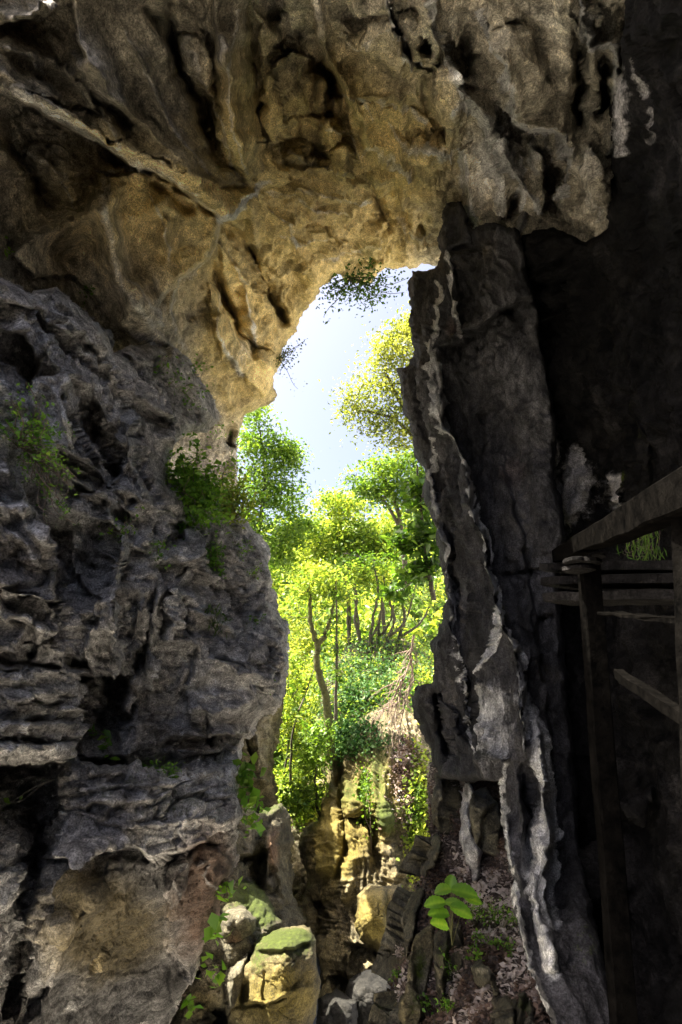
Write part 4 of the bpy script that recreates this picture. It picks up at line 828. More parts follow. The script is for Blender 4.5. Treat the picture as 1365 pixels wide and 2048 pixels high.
def slab(out, c, label, **kw):
    out = [tuple(p) for p in out]; q = np.array(out); x0, y0 = q.min(0); x1, y1 = q.max(0); w_, h_ = x1 - x0, y1 - y0; rg = rnd(kw.get('seed', 1) + 900)
    xm = x0 + w_ * rg.uniform(.35, .6); tilt = (q[q[:, 1].argmax(), 0] - q[q[:, 1].argmin(), 0]) * .5
    kw['feats'] = list(kw.get('feats', ())) + [('drop', [(xm - tilt * .8, y1 - h_ * .03), (xm, y0 + h_ * .5), (xm + tilt * .8, y0 + h_ * .03)][::(1 if rg.random() < .5 else -1)], 40, .20)] + \
        [('step', [(x0, y0 + h_ * t), (x1, y0 + h_ * (t + rg.uniform(-.06, .06)))], 16, .07) for t in (rg.uniform(.2, .35), rg.uniform(.55, .75))] + [('crack', [(x0 + w_ * .2, y0 + h_ * rg.uniform(.2, .8)), (x1, y0 + h_ * rg.uniform(.2, .8))], 3, .08)]
    boulder("rock_slab", out, c, label, cat="rock slab", group="rock slabs on the littered slope", **kw)
slab([(792, 1862), (812, 1812), (832, 1786), (850, 1776), (842, 1822), (830, 1862), (815, 1915), (800, 1962), (788, 1955), (776, 1925)], [(835, 1790, 6.7), (800, 1900, 6.3), (820, 1850, 6.3), (795, 1955, 6.1)],
     "long pale slab leaning along the outer left rim of the slope", a=.65, edge=(6, .12), seed=30, paint=painter(white=[(.5, 810, 1880, 30, 80)]))
slab([(832, 1872), (846, 1858), (862, 1852), (870, 1880), (872, 1905), (858, 1950), (852, 1990), (852, 2030), (838, 2065), (822, 2100), (806, 2060), (802, 2020), (812, 1965), (820, 1910)],
     [(850, 1860, 5.9), (865, 1900, 5.6), (830, 1960, 5.3), (850, 2000, 5.2), (820, 2090, 4.9)], "pale slab with yellow green lichen running down below the big leaves", a=.65, edge=(6, .12), seed=31, paint=painter(moss=[(.75, 840, 1930, 16, 40), (.5, 826, 2010, 16, 40)], white=[(.6, 845, 1960, 40, 90)]), mat=M_gold)
slab([(776, 2010), (800, 1985), (812, 1990), (806, 2040), (800, 2110), (760, 2130), (740, 2080)], [(800, 1990, 5.7), (790, 2050, 5.3), (760, 2120, 5.2)], "low greyish slab at the bottom left corner of the slope", a=.65, edge=(6, .12), seed=32, paint=painter(white=[(.5, 790, 2030, 30, 50)], och=[(.4, 790, 2030, 30, 50)]))
slab([(870, 1545), (892, 1538), (922, 1560), (926, 1600), (922, 1655), (906, 1668), (884, 1665), (866, 1650), (862, 1600)], [(872, 1545, 7.8), (925, 1560, 7.6), (900, 1600, 7.2), (890, 1665, 7.1)],
     "square dark block at the head of the slope under the pillar", a=.7, edge=(5, .1), seed=33, paint=painter(white=[(.6, 885, 1600, 12, 40)]), feats=[('ridge', [(880, 1560), (886, 1610), (884, 1650)], 6, .15)])
slab([(921, 1572), (934, 1558), (942, 1580), (938, 1620), (946, 1672), (962, 1705), (958, 1772), (946, 1766), (934, 1706), (921, 1688), (918, 1640)], [(930, 1565, 7.1), (930, 1640, 6.7), (950, 1700, 6.3), (952, 1770, 6.2)],
     "narrow pale upright pinnacle left of the stepped block", a=.6, edge=(8, .2), seed=34, paint=painter(white=[(.9, 935, 1650, 24, 110)]), mat=M_left)
slab([(942, 1585), (970, 1578), (996, 1606), (1004, 1640), (1006, 1716), (980, 1712), (955, 1698), (944, 1660), (940, 1620)], [(960, 1582, 7.1), (996, 1610, 6.6), (945, 1612, 6.5), (950, 1690, 6.3), (1003, 1700, 6.2)],
     "stepped dark block with leaf mould on its flat top", a=.7, edge=(7, .2), seed=35)
slab([(966, 1776), (985, 1760), (1010, 1770), (1012, 1830), (1000, 1862), (975, 1850), (962, 1815)], [(985, 1765, 6.0), (970, 1820, 5.7), (1005, 1850, 5.5)], "dark block half sunk in litter beside the weeds", a=.7, edge=(5, .1), seed=36)
slab([(864, 1872), (880, 1858), (916, 1858), (926, 1880), (922, 1950), (908, 1990), (896, 2016), (880, 1980), (868, 1930)], [(890, 1860, 5.5), (920, 1880, 5.3), (895, 1930, 5.1), (895, 2010, 5.0)],
     "dark green stained block directly under the big leaves", a=.7, edge=(5, .1), seed=37, paint=painter(moss=[(.6, 895, 1900, 24, 40)]))
slab([(942, 1932), (966, 1930), (990, 1948), (1004, 1980), (990, 2004), (960, 1996), (944, 1966)], [(945, 1935, 4.9), (975, 1960, 4.6), (990, 2000, 4.6)], "angular grey slab with a bright upper edge in the litter", a=.6, edge=(8, .2), seed=38, paint=painter(white=[(.6, 970, 1940, 24, 12)]))
slab([(966, 2022), (990, 1998), (1016, 1996), (1034, 2020), (1030, 2080), (980, 2110), (955, 2070)], [(990, 2000, 4.5), (1000, 2040, 4.2), (980, 2100, 4.1)], "blocky grey rock at the bottom edge near the fin's foot", a=.6, edge=(8, .2), seed=39)
slab([(1036, 1990), (1050, 1980), (1066, 2010), (1084, 2060), (1070, 2100), (1030, 2060), (1030, 2020)], [(1050, 1985, 4.3), (1050, 2040, 4.0), (1070, 2090, 3.9)], "small green lichened rock against the pillar foot", a=.5, edge=(8, .2), seed=40, paint=painter(moss=[(.6, 1050, 2010, 20, 30)], white=[(.6, 1060, 2030, 24, 40)]))
slab([(850, 1700), (866, 1672), (884, 1680), (880, 1706), (862, 1740), (848, 1760), (840, 1740)], [(866, 1680, 7.0), (860, 1720, 6.8), (848, 1755, 6.8)], "small pale boulder on the upper left rim of the slope", a=.6, edge=(8, .2), seed=41, paint=painter(white=[(.4, 860, 1710, 20, 30)]))

# ------------------------------------------------------------------ plants
def leaf_mat(name, stops, trans=.45, tcol=(1, 1, 1), rough=.45, spec=.4):
    m = bpy.data.materials.new(name); m.use_nodes = True; nt = m.node_tree; nt.nodes.clear()
    out = nt.nodes.new("ShaderNodeOutputMaterial"); b = nt.nodes.new("ShaderNodeBsdfPrincipled")
    b.inputs['Roughness'].default_value = rough; b.inputs['Specular IOR Level'].default_value = spec
    tr = nt.nodes.new("ShaderNodeBsdfTranslucent"); mx = nt.nodes.new("ShaderNodeMixShader"); mx.inputs[0].default_value = trans
    at = nt.nodes.new("ShaderNodeAttribute"); at.attribute_name = "lc"
    sp = nt.nodes.new("ShaderNodeSeparateColor"); nt.links.new(at.outputs['Color'], sp.inputs[0])
    c = ramp_n(nt, sp.outputs[0], stops)
    nt.links.new(c, b.inputs['Base Color']); nt.links.new(mixc(nt, 1.0, c, tcol, 'MULTIPLY'), tr.inputs[0])
    nt.links.new(b.outputs[0], mx.inputs[1]); nt.links.new(tr.outputs[0], mx.inputs[2]); nt.links.new(mx.outputs[0], out.inputs[0])
    return m
L_yel = leaf_mat("yellow_green_leaves", [(0, (0.0405, 0.0900, 0.0126)), (.45, (0.1440, 0.2340, 0.0315)), (1, (0.3600, 0.4140, 0.0720))], .5, (1.7, 1.6, .8))
L_grn = leaf_mat("green_leaves", [(0, (0.0315, 0.0765, 0.0108)), (.5, (0.0765, 0.1530, 0.0180)), (1, (0.1710, 0.2610, 0.0360))], .45, (1.8, 1.75, .8))
L_oak = leaf_mat("olive_leaves", [(0, (0.0540, 0.0810, 0.0135)), (.5, (0.1440, 0.1800, 0.0270)), (1, (0.3060, 0.3330, 0.0720))], .42, (1.6, 1.55, .8))
L_ivy = leaf_mat("ivy_leaves", [(0, (0.0180, 0.0540, 0.0162)), (.5, (0.0450, 0.1170, 0.0270)), (1, (0.1440, 0.2340, 0.0900))], .25, (1.4, 1.5, .8), rough=.55, spec=.25)
L_brt = leaf_mat("fresh_leaves", [(0, (.06, .15, .015)), (.5, (.13, .27, .03)), (1, (.27, .42, .06))], .45, (1.6, 1.6, .8))
L_dry = leaf_mat("dry_leaves", [(0, (.05, .03, .02)), (.5, (.17, .11, .08)), (1, (.48, .42, .38))], .15, (1.2, 1.1, .9), rough=.8)

def wood_mat(name, a, b_, sc=20):
    m, nt, b = node_mat(name); tc = nt.nodes.new("ShaderNodeTexCoord").outputs['Object']
    n = noise_n(nt, tc, sc, 8, .7); nt.links.new(ramp_n(nt, n, [(.35, a), (.65, b_)]), b.inputs['Base Color']); b.inputs['Roughness'].default_value = .85
    bp = nt.nodes.new("ShaderNodeBump"); bp.inputs['Distance'].default_value = .02; nt.links.new(n, bp.inputs['Height']); nt.links.new(bp.outputs[0], b.inputs['Normal'])
    return m
W_dark = wood_mat("dark_bark", (.035, .03, .022), (.11, .10, .065))
W_moss = wood_mat("mossy_bark", (.05, .05, .02), (.15, .15, .045))
W_twig = wood_mat("reddish_twigs", (.12, .085, .06), (.30, .22, .17))
W_grey = wood_mat("grey_roots", (.10, .09, .08), (.27, .25, .23))

def leaf_mesh(C, size, rg, tone, droop=.3, up=.5, wide=.5, jit=.6):
    """one folded leaf (two faces) per centre"""
    n = len(C); a = rg.random(n) * 2 * np.pi; el = rg.normal(-droop, .5, n)
    ax = np.stack([np.cos(a) * np.cos(el), np.sin(a) * np.cos(el), np.sin(el)], 1)
    nn = rg.normal(size=(n, 3)) * .6 + np.array([0, 0, up * 1.2]); side = np.cross(ax, nn); side /= np.linalg.norm(side, axis=1)[:, None] + 1e-6
    nrm = np.cross(side, ax); s = (size * rg.uniform(1 - jit, 1 + jit, n))[:, None]
    b = C - ax * s * .5; t = C + ax * s * .5; l = C + side * s * wide * .5 + nrm * s * .10 - ax * s * .08; r = C - side * s * wide * .5 + nrm * s * .10 - ax * s * .08
    V = np.stack([b, r, t, l], 1).reshape(-1, 3); i = np.arange(n)[:, None] * 4
    F = np.concatenate([i + np.array([[0, 1, 2]]), i + np.array([[0, 2, 3]])])
    lc = np.repeat(np.clip(tone + rg.normal(0, .16, n), 0, 1), 4)
    return V, F, np.stack([lc, lc, lc, np.ones_like(lc)], 1)

def leaf_obj(name, C, size, rg, tone, mat, parent=None, **kw):
    V, F, A = leaf_mesh(C, size, rg, tone, **kw)
    return new_mesh_obj(name, V, F, mat, parent, smooth=False, attrs={'lc': A})

def tube_arr(pts, rad, sides=6):
    pts = np.array(pts, float); n = len(pts); rad = np.broadcast_to(rad, n)
    t = np.gradient(pts, axis=0); t /= np.linalg.norm(t, axis=1)[:, None] + 1e-9
    ref = np.where(np.abs(t[:, 2:3]) > .9, np.array([[1., 0, 0]]), np.array([[0, 0, 1.]]))
    u = np.cross(t, ref); u /= np.linalg.norm(u, axis=1)[:, None] + 1e-9; v = np.cross(t, u)
    an = np.arange(sides) / sides * 2 * np.pi
    V = pts[:, None] + rad[:, None, None] * (np.cos(an)[None, :, None] * u[:, None] + np.sin(an)[None, :, None] * v[:, None])
    i = np.arange(n * sides).reshape(n, sides); j = np.roll(i, -1, 1)
    F = np.stack([i[:-1], j[:-1], j[1:], i[1:]], -1).reshape(-1, 4)
    return V.reshape(-1, 3), F

def smooth_line(p, k=6, wob=0.0, rg=None):
    p = np.array(p, float)
    if len(p) < 2: return p
    t = np.linspace(0, len(p) - 1, (len(p) - 1) * k + 1); i = np.clip(t.astype(int), 0, len(p) - 2); f = (t - i)[:, None]
    p0 = p[np.clip(i - 1, 0, len(p) - 1)]; p1 = p[i]; p2 = p[i + 1]; p3 = p[np.clip(i + 2, 0, len(p) - 1)]
    q = .5 * ((2 * p1) + (-p0 + p2) * f + (2 * p0 - 5 * p1 + 4 * p2 - p3) * f ** 2 + (-p0 + 3 * p1 - 3 * p2 + p3) * f ** 3)
    if wob and rg is not None: q[1:-1] += rg.normal(0, wob, (len(q) - 2, 3))
    return q

class Tubes:
    def __init__(s): s.V = []; s.F = []; s.n = 0
    def add(s, pts, r0, r1, sides=6):
        pts = np.array(pts); t = np.linspace(0, 1, len(pts)); V, F = tube_arr(pts, r0 + (r1 - r0) * t, sides)
        s.V.append(V); s.F.append(F + s.n); s.n += len(V)
    def obj(s, name, mat, parent=None): return new_mesh_obj(name, np.concatenate(s.V), np.concatenate(s.F), mat, parent)

def cluster_pts(rg, blobs, sub, per, spread):
    """blobs in photo coordinates with distance -> leaf centres, tones and the cluster centres"""
    C = []; T = []; K = []
    for (x, y, d, rx, ry, w) in blobs:
        n = max(2, int(sub * w))
        u = rg.normal(size=(n, 3)); u /= np.linalg.norm(u, axis=1)[:, None]; u *= (rg.random(n) ** .4)[:, None]
        dd = d + u[:, 2] * (rx + ry) * .5 / FPX * d * .9
        c = P(x + u[:, 0] * rx, y + u[:, 1] * ry, dd); K.append(c)
        tone = rg.normal(.5, .2, n)
        off = rg.normal(size=(n, per, 3)) * spread * np.array([1, 1, .55])
        off *= (rg.uniform(.6, 1.3, (n, 1, 1)))
        C.append((c[:, None] + off).reshape(-1, 3)); T.append(np.repeat(tone, per))
    return np.concatenate(C), np.concatenate(T), np.concatenate(K)

def tree(label, trunks, blobs, mat, wood=None, sub=40, per=34, spread=.28, size=.10, seed=0, name="tree", r0=.10, group=None, limbs=26, tone=0.0, cat="tree", twig_r=.018):
    rg = rnd(seed)
    base = P(*[np.array(v) for v in trunks[0][0]][:3]) if True else None
    t = thing(name, label, cat, group, loc=(0, 0, 0))
    tb = Tubes(); nodes = []
    for k, tr in enumerate(trunks):
        pts = smooth_line([P(np.array(a), np.array(b), np.array(c)) for a, b, c in tr], 7, .012, rg); tb.add(pts, r0 if k == 0 else r0 * .65, r0 * .3, 8); nodes.append(pts)
    nodes = np.concatenate(nodes)
    C, T, K = cluster_pts(rg, blobs, sub, per, spread)
    for c in K[rg.permutation(len(K))[:limbs * 3]]:
        dd = np.linalg.norm(nodes - c, axis=1) + .5 * np.maximum(0, nodes[:, 2] - c[2]); a = nodes[np.argmin(dd)]
        L = np.linalg.norm(c - a)
        if L < .1: continue
        mid = a + (c - a) * .5 + rg.normal(0, .07 * L, 3) + np.array([0, 0, -.06 * L])
        pts = smooth_line([a, mid, c], 5); tb.add(pts, min(r0 * .35, .012 + .010 * L), twig_r * .4, 5)
        nodes = np.concatenate([nodes, pts[3:]])
    tb.obj("trunk", wood or W_dark, t)
    leaf_obj("crown", C, size * 1.3, rg, T + tone + .35 * fbm(C * .5, 2), mat, t)
    return t
T_ = tree
# far to near
T_("pale green tree crown rising behind the left cliff up to the arch", [[(500, 1180, 22), (520, 1050, 22), (530, 950, 22), (520, 860, 22)]],
   [(515, 830, 22, 22, 25, .4), (520, 890, 22, 45, 40, 1), (560, 920, 22, 40, 35, .9), (520, 970, 22, 50, 45, 1.2), (575, 900, 22, 22, 22, .3), (570, 1000, 22.5, 40, 35, .8), (500, 1050, 22, 40, 45, 1), (570, 1080, 22, 40, 35, .8), (600, 1045, 23, 30, 22, .5), (560, 1130, 22, 30, 30, .5)],
   L_grn, sub=44, per=40, spread=.30, size=.11, seed=101, tone=.18)
T_("olive leaved tree leaning out from behind the pillar high in the sky gap", [[(880, 1000, 16), (850, 900, 16), (800, 800, 16), (770, 740, 16)], [(850, 900, 16), (790, 840, 16), (720, 820, 16)]],
   [(800, 690, 16, 35, 45, .9), (760, 760, 16, 45, 40, 1), (710, 820, 16, 30, 26, .6), (780, 830, 16, 45, 35, 1), (815, 650, 16, 22, 18, .3), (740, 855, 16, 30, 20, .4), (820, 770, 16, 30, 60, .9), (705, 790, 16, 22, 20, .25), (830, 700, 16, 20, 50, .6), (835, 850, 16, 26, 50, .8), (800, 880, 16, 30, 20, .5), (825, 655, 16, 22, 22, .4), (770, 700, 16, 30, 25, .5)],
   L_oak, sub=42, per=28, spread=.27, size=.075, seed=102, tone=.1)
T_("loose green tree below the olive tree with a dark slanting limb", [[(812, 1180, 18), (806, 1080, 18), (790, 1000, 18), (765, 950, 18), (750, 925, 18)], [(803, 1060, 18), (775, 1010, 18), (740, 975, 18)]],
   [(765, 930, 18, 45, 22, .6), (725, 965, 18, 35, 22, .5), (800, 960, 18, 40, 40, .7), (830, 1010, 18, 26, 55, .8), (820, 915, 18, 22, 22, .3), (770, 1000, 18, 40, 25, .4), (840, 930, 18, 18, 40, .5), (780, 960, 18, 40, 30, .7), (745, 985, 18, 40, 22, .6), (850, 985, 18, 24, 40, .6)],
   L_grn, sub=42, per=30, spread=.22, size=.09, seed=103, tone=.08)
T_("bright yellow green tree filling the middle of the gorge", [[(770, 1290, 24), (765, 1200, 24), (755, 1130, 24), (745, 1060, 24)], [(790, 1140, 23), (740, 1118, 23), (684, 1106, 23)]],
   [(680, 1010, 24, 50, 26, .8), (655, 1075, 24, 55, 38, 1.1), (720, 1080, 24, 60, 42, 1.3), (780, 1110, 24, 55, 45, 1.2), (650, 1130, 24, 45, 40, .9), (720, 1150, 24, 60, 25, .8), (600, 1110, 25, 35, 35, .6), (790, 1060, 24, 35, 40, .7)],
   L_yel, sub=56, per=44, spread=.32, size=.12, seed=104, tone=.1)
T_("young tree with a mossy curved forked trunk", [[(662, 1520, 15.4), (658, 1440, 15.4), (650, 1385, 15.4), (634, 1330, 15.4), (636, 1292, 15.4), (626, 1262, 15.4), (620, 1215, 15.4), (623, 1170, 15.4)], [(636, 1292, 15.4), (650, 1268, 15.4), (662, 1238, 15.4), (668, 1200, 15.4)]],
   [(615, 1175, 15.4, 40, 35, .8), (590, 1230, 16, 30, 45, .7), (670, 1180, 15.4, 36, 26, .6), (640, 1150, 15.4, 30, 22, .4), (600, 1290, 16, 24, 30, .4)],
   L_yel, W_moss, sub=34, per=30, spread=.22, size=.085, seed=105, r0=.13, tone=.1)
stems = [(700, 20.5, -14, 'short leaning stem at the left edge of the thicket'), (722, 20, -22, 'dark stem bending left near the thicket middle'), (742, 20, 4, 'straight dark stem in the thicket middle'), (757, 20.4, 12, 'slim stem just right of the straight one'),
         (775, 20, 26, 'stem leaning right above the mound'), (796, 20.3, 40, 'outermost stem leaning far right over the mound')]
for k, (x, d, lean, lab) in enumerate(stems):
    rg = rnd(300 + k); h = 150 + rg.uniform(-20, 20)
    T_(lab, [[(x + 8, 1335, d), (x, 1285, d), (x + lean * .3 + rg.uniform(-8, 8), 1285 - h * .3, d), (x + lean * .2 + rg.uniform(-14, 14), 1285 - h * .65, d), (x + lean, 1285 - h, d)], [(x + lean * .1, 1275, d), (x + lean * .9 + 14, 1240, d), (x + lean * 1.5 + 18, 1170, d)]],
       [(x + lean, 1285 - h, d, 28, 20, .5), (x + lean * 1.4, 1185, d, 22, 24, .3)], L_yel if k % 2 else L_grn, sub=26, per=26, spread=.25, size=.10, seed=310 + k, r0=.085, limbs=9, group="slender stems of the thicket on the mound", name="slender_tree", tone=.15)
for k, (x, y0, y1, d, lab) in enumerate([(671, 1160, 1440, 15.0, "thin ivy wrapped trunk just right of the curved trunk"), (583, 1330, 1600, 17, "thin bare sapling leaning right beside the left cliff")]):
    T_(lab, [[(x, y1, d), (x + 3, (y0 + y1) / 2, d), (x + (2 if k == 0 else 50), y0, d)]], [(x + 2, y0 + t * (y1 - y0), d, 7, 22, .25) for t in (.1, .3, .5, .7)] if k == 0 else [(x + 40, 1360, d, 20, 20, .3), (x + 20, 1430, d, 20, 25, .3)],
       L_grn if k == 0 else L_yel, sub=22, per=22, spread=.10, size=.075, seed=330 + k, r0=.05, limbs=6, name="thin_tree")
T_("dark green broad leaved tree against the pillar edge", [[(868, 1200, 13), (850, 1100, 13), (842, 1010, 13), (835, 930, 13)]],
   [(838, 1000, 13, 20, 50, .9), (848, 1070, 13, 26, 40, 1), (812, 1085, 13, 26, 18, .5), (858, 1130, 13, 22, 25, .5), (830, 1150, 13, 30, 18, .5), (800, 1180, 13.4, 26, 16, .4)],
   L_grn, sub=26, per=16, spread=.17, size=.15, seed=106, tone=-.12, r0=.06)
for args in (("bushy bright sapling low on the left behind the gorge wall", [[(560, 1640, 18), (575, 1500, 18), (590, 1400, 18)]], [(590, 1340, 18, 30, 40, .9), (575, 1420, 18, 30, 45, 1), (600, 1480, 18, 36, 40, 1.1), (590, 1550, 18, 40, 35, 1), (625, 1440, 18.6, 26, 40, .8), (560, 1590, 17, 30, 20, .6)], L_yel, 107, .13),
             ("leafy bush beside the trunk foot on the left of the central rocks", [[(640, 1640, 15), (630, 1560, 15), (640, 1500, 15)]], [(625, 1520, 15, 24, 34, .8), (640, 1470, 15, 20, 24, .5), (615, 1585, 15, 26, 24, .6), (590, 1610, 14.5, 20, 16, .4)], L_grn, 108, .08)):
    T_(args[0], args[1], args[2], args[3], sub=34, per=30, spread=.22, size=.09, seed=args[4], r0=.05, limbs=12, tone=args[5], name="bush", cat="bush")

# mound and hillside
M_soil = rock_mat("dark_soil", dark=(.03, .028, .015), mid=(.08, .07, .035), light=(.2, .16, .09), moss=(.08, .12, .02))
mo = rock_mass("mound", [(630, 1440), (650, 1380), (668, 1320), (690, 1290), (760, 1276), (810, 1280), (860, 1310), (900, 1400), (900, 1620), (820, 1560), (700, 1540), (640, 1540)],
    [(640, 1440, 16.8), (690, 1295, 20), (780, 1280, 20.5), (880, 1320, 19), (700, 1400, 17.2), (780, 1440, 16.2), (700, 1540, 15.9), (900, 1620, 15), (860, 1500, 15.4)], M_soil, (), n_boulder(1.6), painter(moss=[(.5, 740, 1380, 120, 80)], rust=[(.6, 820, 1470, 60, 90)]), step=3.0, edge=(14, 1.2), seed=50, skirt=3)
tag(mo, "earthy mound under the thicket above the central rocks", kind='structure')
hl = rock_mass("hillside", [(300, 1120), (480, 1090), (600, 1060), (700, 1050), (820, 1040), (1000, 1010), (1100, 1700), (700, 1900), (300, 1900)],
    [(300, 1120, 34), (600, 1070, 40), (1000, 1020, 38), (600, 1250, 32), (600, 1400, 26), (600, 1600, 22), (850, 1300, 26), (700, 1900, 16), (300, 1900, 15), (1100, 1700, 20)], M_soil, (), lambda V, px, py, D: fbm(V * .25, 4) * 1.5, painter(moss=[(.9, 650, 1300, 600, 500)]), step=6, edge=(20, 3), seed=51, skirt=8)
tag(hl, "wooded hillside closing the gorge", kind='structure')

def scatter(name, label, mass, n, size, mat, sel, seed, lift=.05, tone=.5, droop=.3, up=.5, wide=.5, thick=.12, kind='stuff', clump=.5):
    V, px, py, N = MASS[mass]; rg = rnd(seed); w = sel(px, py, N); w = w * (V * V).sum(1); w = w / w.sum()
    i = rg.choice(len(V), n, p=w); C = V[i] + N[i] * lift + rg.normal(size=(n, 3)) * thick
    T = tone + clump * fbm(C * 1.3, 3)
    o = leaf_obj(name, C, size, rg, T, mat, droop=droop, up=up, wide=wide); tag(o, label, kind=kind); return o
scatter("undergrowth", "sunlit yellow green undergrowth covering the hillside", "hillside", 26000, .30, L_yel, lambda x, y, N: ((x > 440) & (x < 900) & (y < 1640)) * (.12 + 1.0 * (fbm(np.stack([x / 26, y / 22, x * 0], 1), 3) > .0)), 61, lift=.6, thick=.6, tone=.45, clump=1.2)
scatter("ground_ivy", "glossy ground ivy covering the mound below the thicket", "mound", 9000, .11, L_ivy, lambda x, y, N: blob(x, y, 735, 1375, 75, 62) * (.15 + (fbm(np.stack([x / 18, y / 14, x * 0], 1), 3) > .05)) + .35 * blob(x, y, 690, 1460, 40, 50) + .1, 62, lift=.12, thick=.2, tone=.55)
scatter("mound_weeds", "yellow green weeds mixed through the ground ivy on the mound", "mound", 6000, .10, L_yel, lambda x, y, N: .15 + (fbm(np.stack([x / 16 + 9, y / 12, x * 0], 1), 3) > .12), 72, lift=.2, thick=.22, tone=.45)
def ivy(label, mass, n, cx, cy, rx, ry, mat, size=.085, seed=0, tone=.6, thick=.10, name="ivy", rot=0):
    V, px, py, N = MASS[mass]; rg = rnd(seed); w = blob(px, py, cx, cy, rx, ry, rot) ** 1.5 * (V * V).sum(1) * (1 + 2 * (fbm(V * 2.2, 3) > .05)); w /= w.sum()
    i = rg.choice(len(V), n, p=w); C = V[i] + N[i] * .08 + rg.normal(size=(n, 3)) * thick
    t = thing(name, label, "ivy")
    leaf_obj("foliage", C, size, rg, tone + .5 * fbm(C * 2, 3), mat, t, up=.2, wide=.8)
    tb = Tubes()
    st = V[rg.choice(i, 7)] + np.array([0, -.05, 0]); st = st[np.argsort(st[:, 2])]; tb.add(smooth_line(st, 3), .014, .010, 5)
    for k in range(7):
        a = st[k]; L = rg.uniform(.5, 1.4)
        tb.add(smooth_line([a, a + np.array([rg.normal(0, .1), -.05, -L * .5]), a + np.array([rg.normal(0, .2), -.06, -L])], 5), .014, .005, 5)
    tb.obj("stem", W_twig, t); return t
ivy("bright ivy hanging down beside the littered slope", "central_rocks", 3600, 838, 1650, 22, 110, L_yel, seed=63, tone=.7)
ivy("sunlit creeper hanging under the dead branches", "mound", 2600, 850, 1400, 24, 90, L_yel, seed=64, tone=.7, name="creeper")
ivy("thin ivy trailing down the cracked centre of the rocks", "central_rocks", 900, 735, 1590, 10, 60, L_grn, seed=65, tone=.6, size=.07)
ivy("dark ivy over the top of the central rocks", "central_rocks", 2600, 700, 1480, 60, 28, L_ivy, seed=66, tone=.5)
ivy("pale green creeper over the gully rim by the stepped pale rocks", "gully_rocks", 2200, 615, 1610, 34, 36, L_yel, seed=67, tone=.7)
scatter("dry_leaves", "rust brown dry leaves caught on the ledge of the central rocks", "central_rocks", 3000, .07, L_dry, lambda x, y, N: blob(x, y, 815, 1560, 24, 70), 68, lift=.04, thick=.05, tone=.6)
scatter("leaf_litter", "dark and pale dead leaves lying on the slope", "slope", 12000, .05, L_dry, lambda x, y, N: ((x > 780) & (y < 2080)) * (N[:, 2] > .1) * (.3 + 1.0 * (fbm(np.stack([x / 30, y / 30, x * 0], 1), 3) > .1)), 69, lift=.016, thick=.014, tone=.45, droop=0, up=1.5, wide=.6, clump=1.3)

# dead branches
def dead_branch():
    rg = rnd(71); t = thing("dead_branches", "tangle of bare pinkish dead branches hanging over the ledge", "dead branch"); tb = Tubes(); tw = Tubes(); d = 13.6
    mains = [[(828, 1270), (822, 1310), (812, 1345), (790, 1365), (775, 1372)], [(822, 1310), (826, 1350), (812, 1400), (800, 1440)], [(812, 1345), (800, 1385), (790, 1430)], [(806, 1360), (785, 1400), (768, 1420)]]
    for m in mains:
        pts = smooth_line([P(np.array(x), np.array(y), np.array(d + rg.uniform(-.3, .3))) for x, y in m], 6, .015, rg); tb.add(pts, .032, .009, 6)
        for k in range(12):
            a = pts[rg.integers(3, len(pts))]; L = rg.uniform(.25, .8); dr = np.array([rg.normal(-.3, .5), rg.normal(-.2, .3), -abs(rg.normal(.7, .3))]); dr /= np.linalg.norm(dr)
            e = a + dr * L; q = smooth_line([a, a + dr * L * .5 + rg.normal(0, .06, 3), e], 4); tw.add(q, .013, .004, 4)
            for j in range(3):
                b = q[rg.integers(2, len(q))]; e2 = b + (dr + rg.normal(0, .5, 3)) * .2; tw.add(np.array([b, (b + e2) / 2 + rg.normal(0, .01, 3), e2]), .007, .003, 4)
    tb.obj("branch", W_twig, t); tw.obj("twig", W_twig, t)
dead_branch()

def surf(mass, x, y):
    V, px, py, N = MASS[mass]; i = np.argmin((px - x) ** 2 + (py - y) ** 2 + 0 * px); return V[i], N[i]

def shrub(label, mass, root, tips, mat, size, n_leaf, seed, spread=.05, out=.12, wood=None, name="shrub", droop=.3, r=.005, cat="shrub", tone=0, wide=.6, extra=3, group=None, leaf_up=.5, leafless=0.25):
    """stems from a root on the rock to tips given in photo coordinates (x, y, metres towards the viewer)"""
    rg = rnd(seed); p0, n0 = surf(mass, *root); t = thing(name, label, cat, group)
    tb = Tubes(); C = []; T = []
    d0 = p0 @ FWD
    for (x, y, o) in tips:
        e = P(np.array(x), np.array(y), np.array(d0 - o))
        for k in range(extra):
            e2 = e + rg.normal(0, out, 3) * (k > 0); L = np.linalg.norm(e2 - p0)
            q = smooth_line([p0 - n0 * .02, p0 + (e2 - p0) * .35 + rg.normal(0, .08 * L, 3), p0 + (e2 - p0) * .7 + rg.normal(0, .06 * L, 3) - np.array([0, 0, .03 * L]), e2], 6); tb.add(q, r, r * .35, 5)
            m = max(3, int(n_leaf / (len(tips) * extra)))
            s = leafless + (1 - leafless) * rg.random(m) ** .8; i = np.clip(s * (len(q) - 1), 0, len(q) - 1.001); ii = i.astype(int)
            C.append(q[ii] + (q[ii + 1] - q[ii]) * (i - ii)[:, None] + rg.normal(0, spread, (m, 3))); T.append(np.full(m, .5 + tone + rg.normal(0, .15)))
    tb.obj("stem", wood or W_twig, t)
    leaf_obj("foliage", np.concatenate(C), size, rg, np.concatenate(T), mat, t, droop=droop, wide=wide, up=leaf_up)
    return t
shrub("trailing shrub of small bright leaves on the near left cliff edge", "layered_cliff", (40, 900), [(10, 840, .3), (40, 800, .35), (75, 830, .3), (95, 860, .3), (50, 860, .4), (100, 905, .3), (5, 870, .3)], L_brt, .030, 620, 501, spread=.035, out=.09)
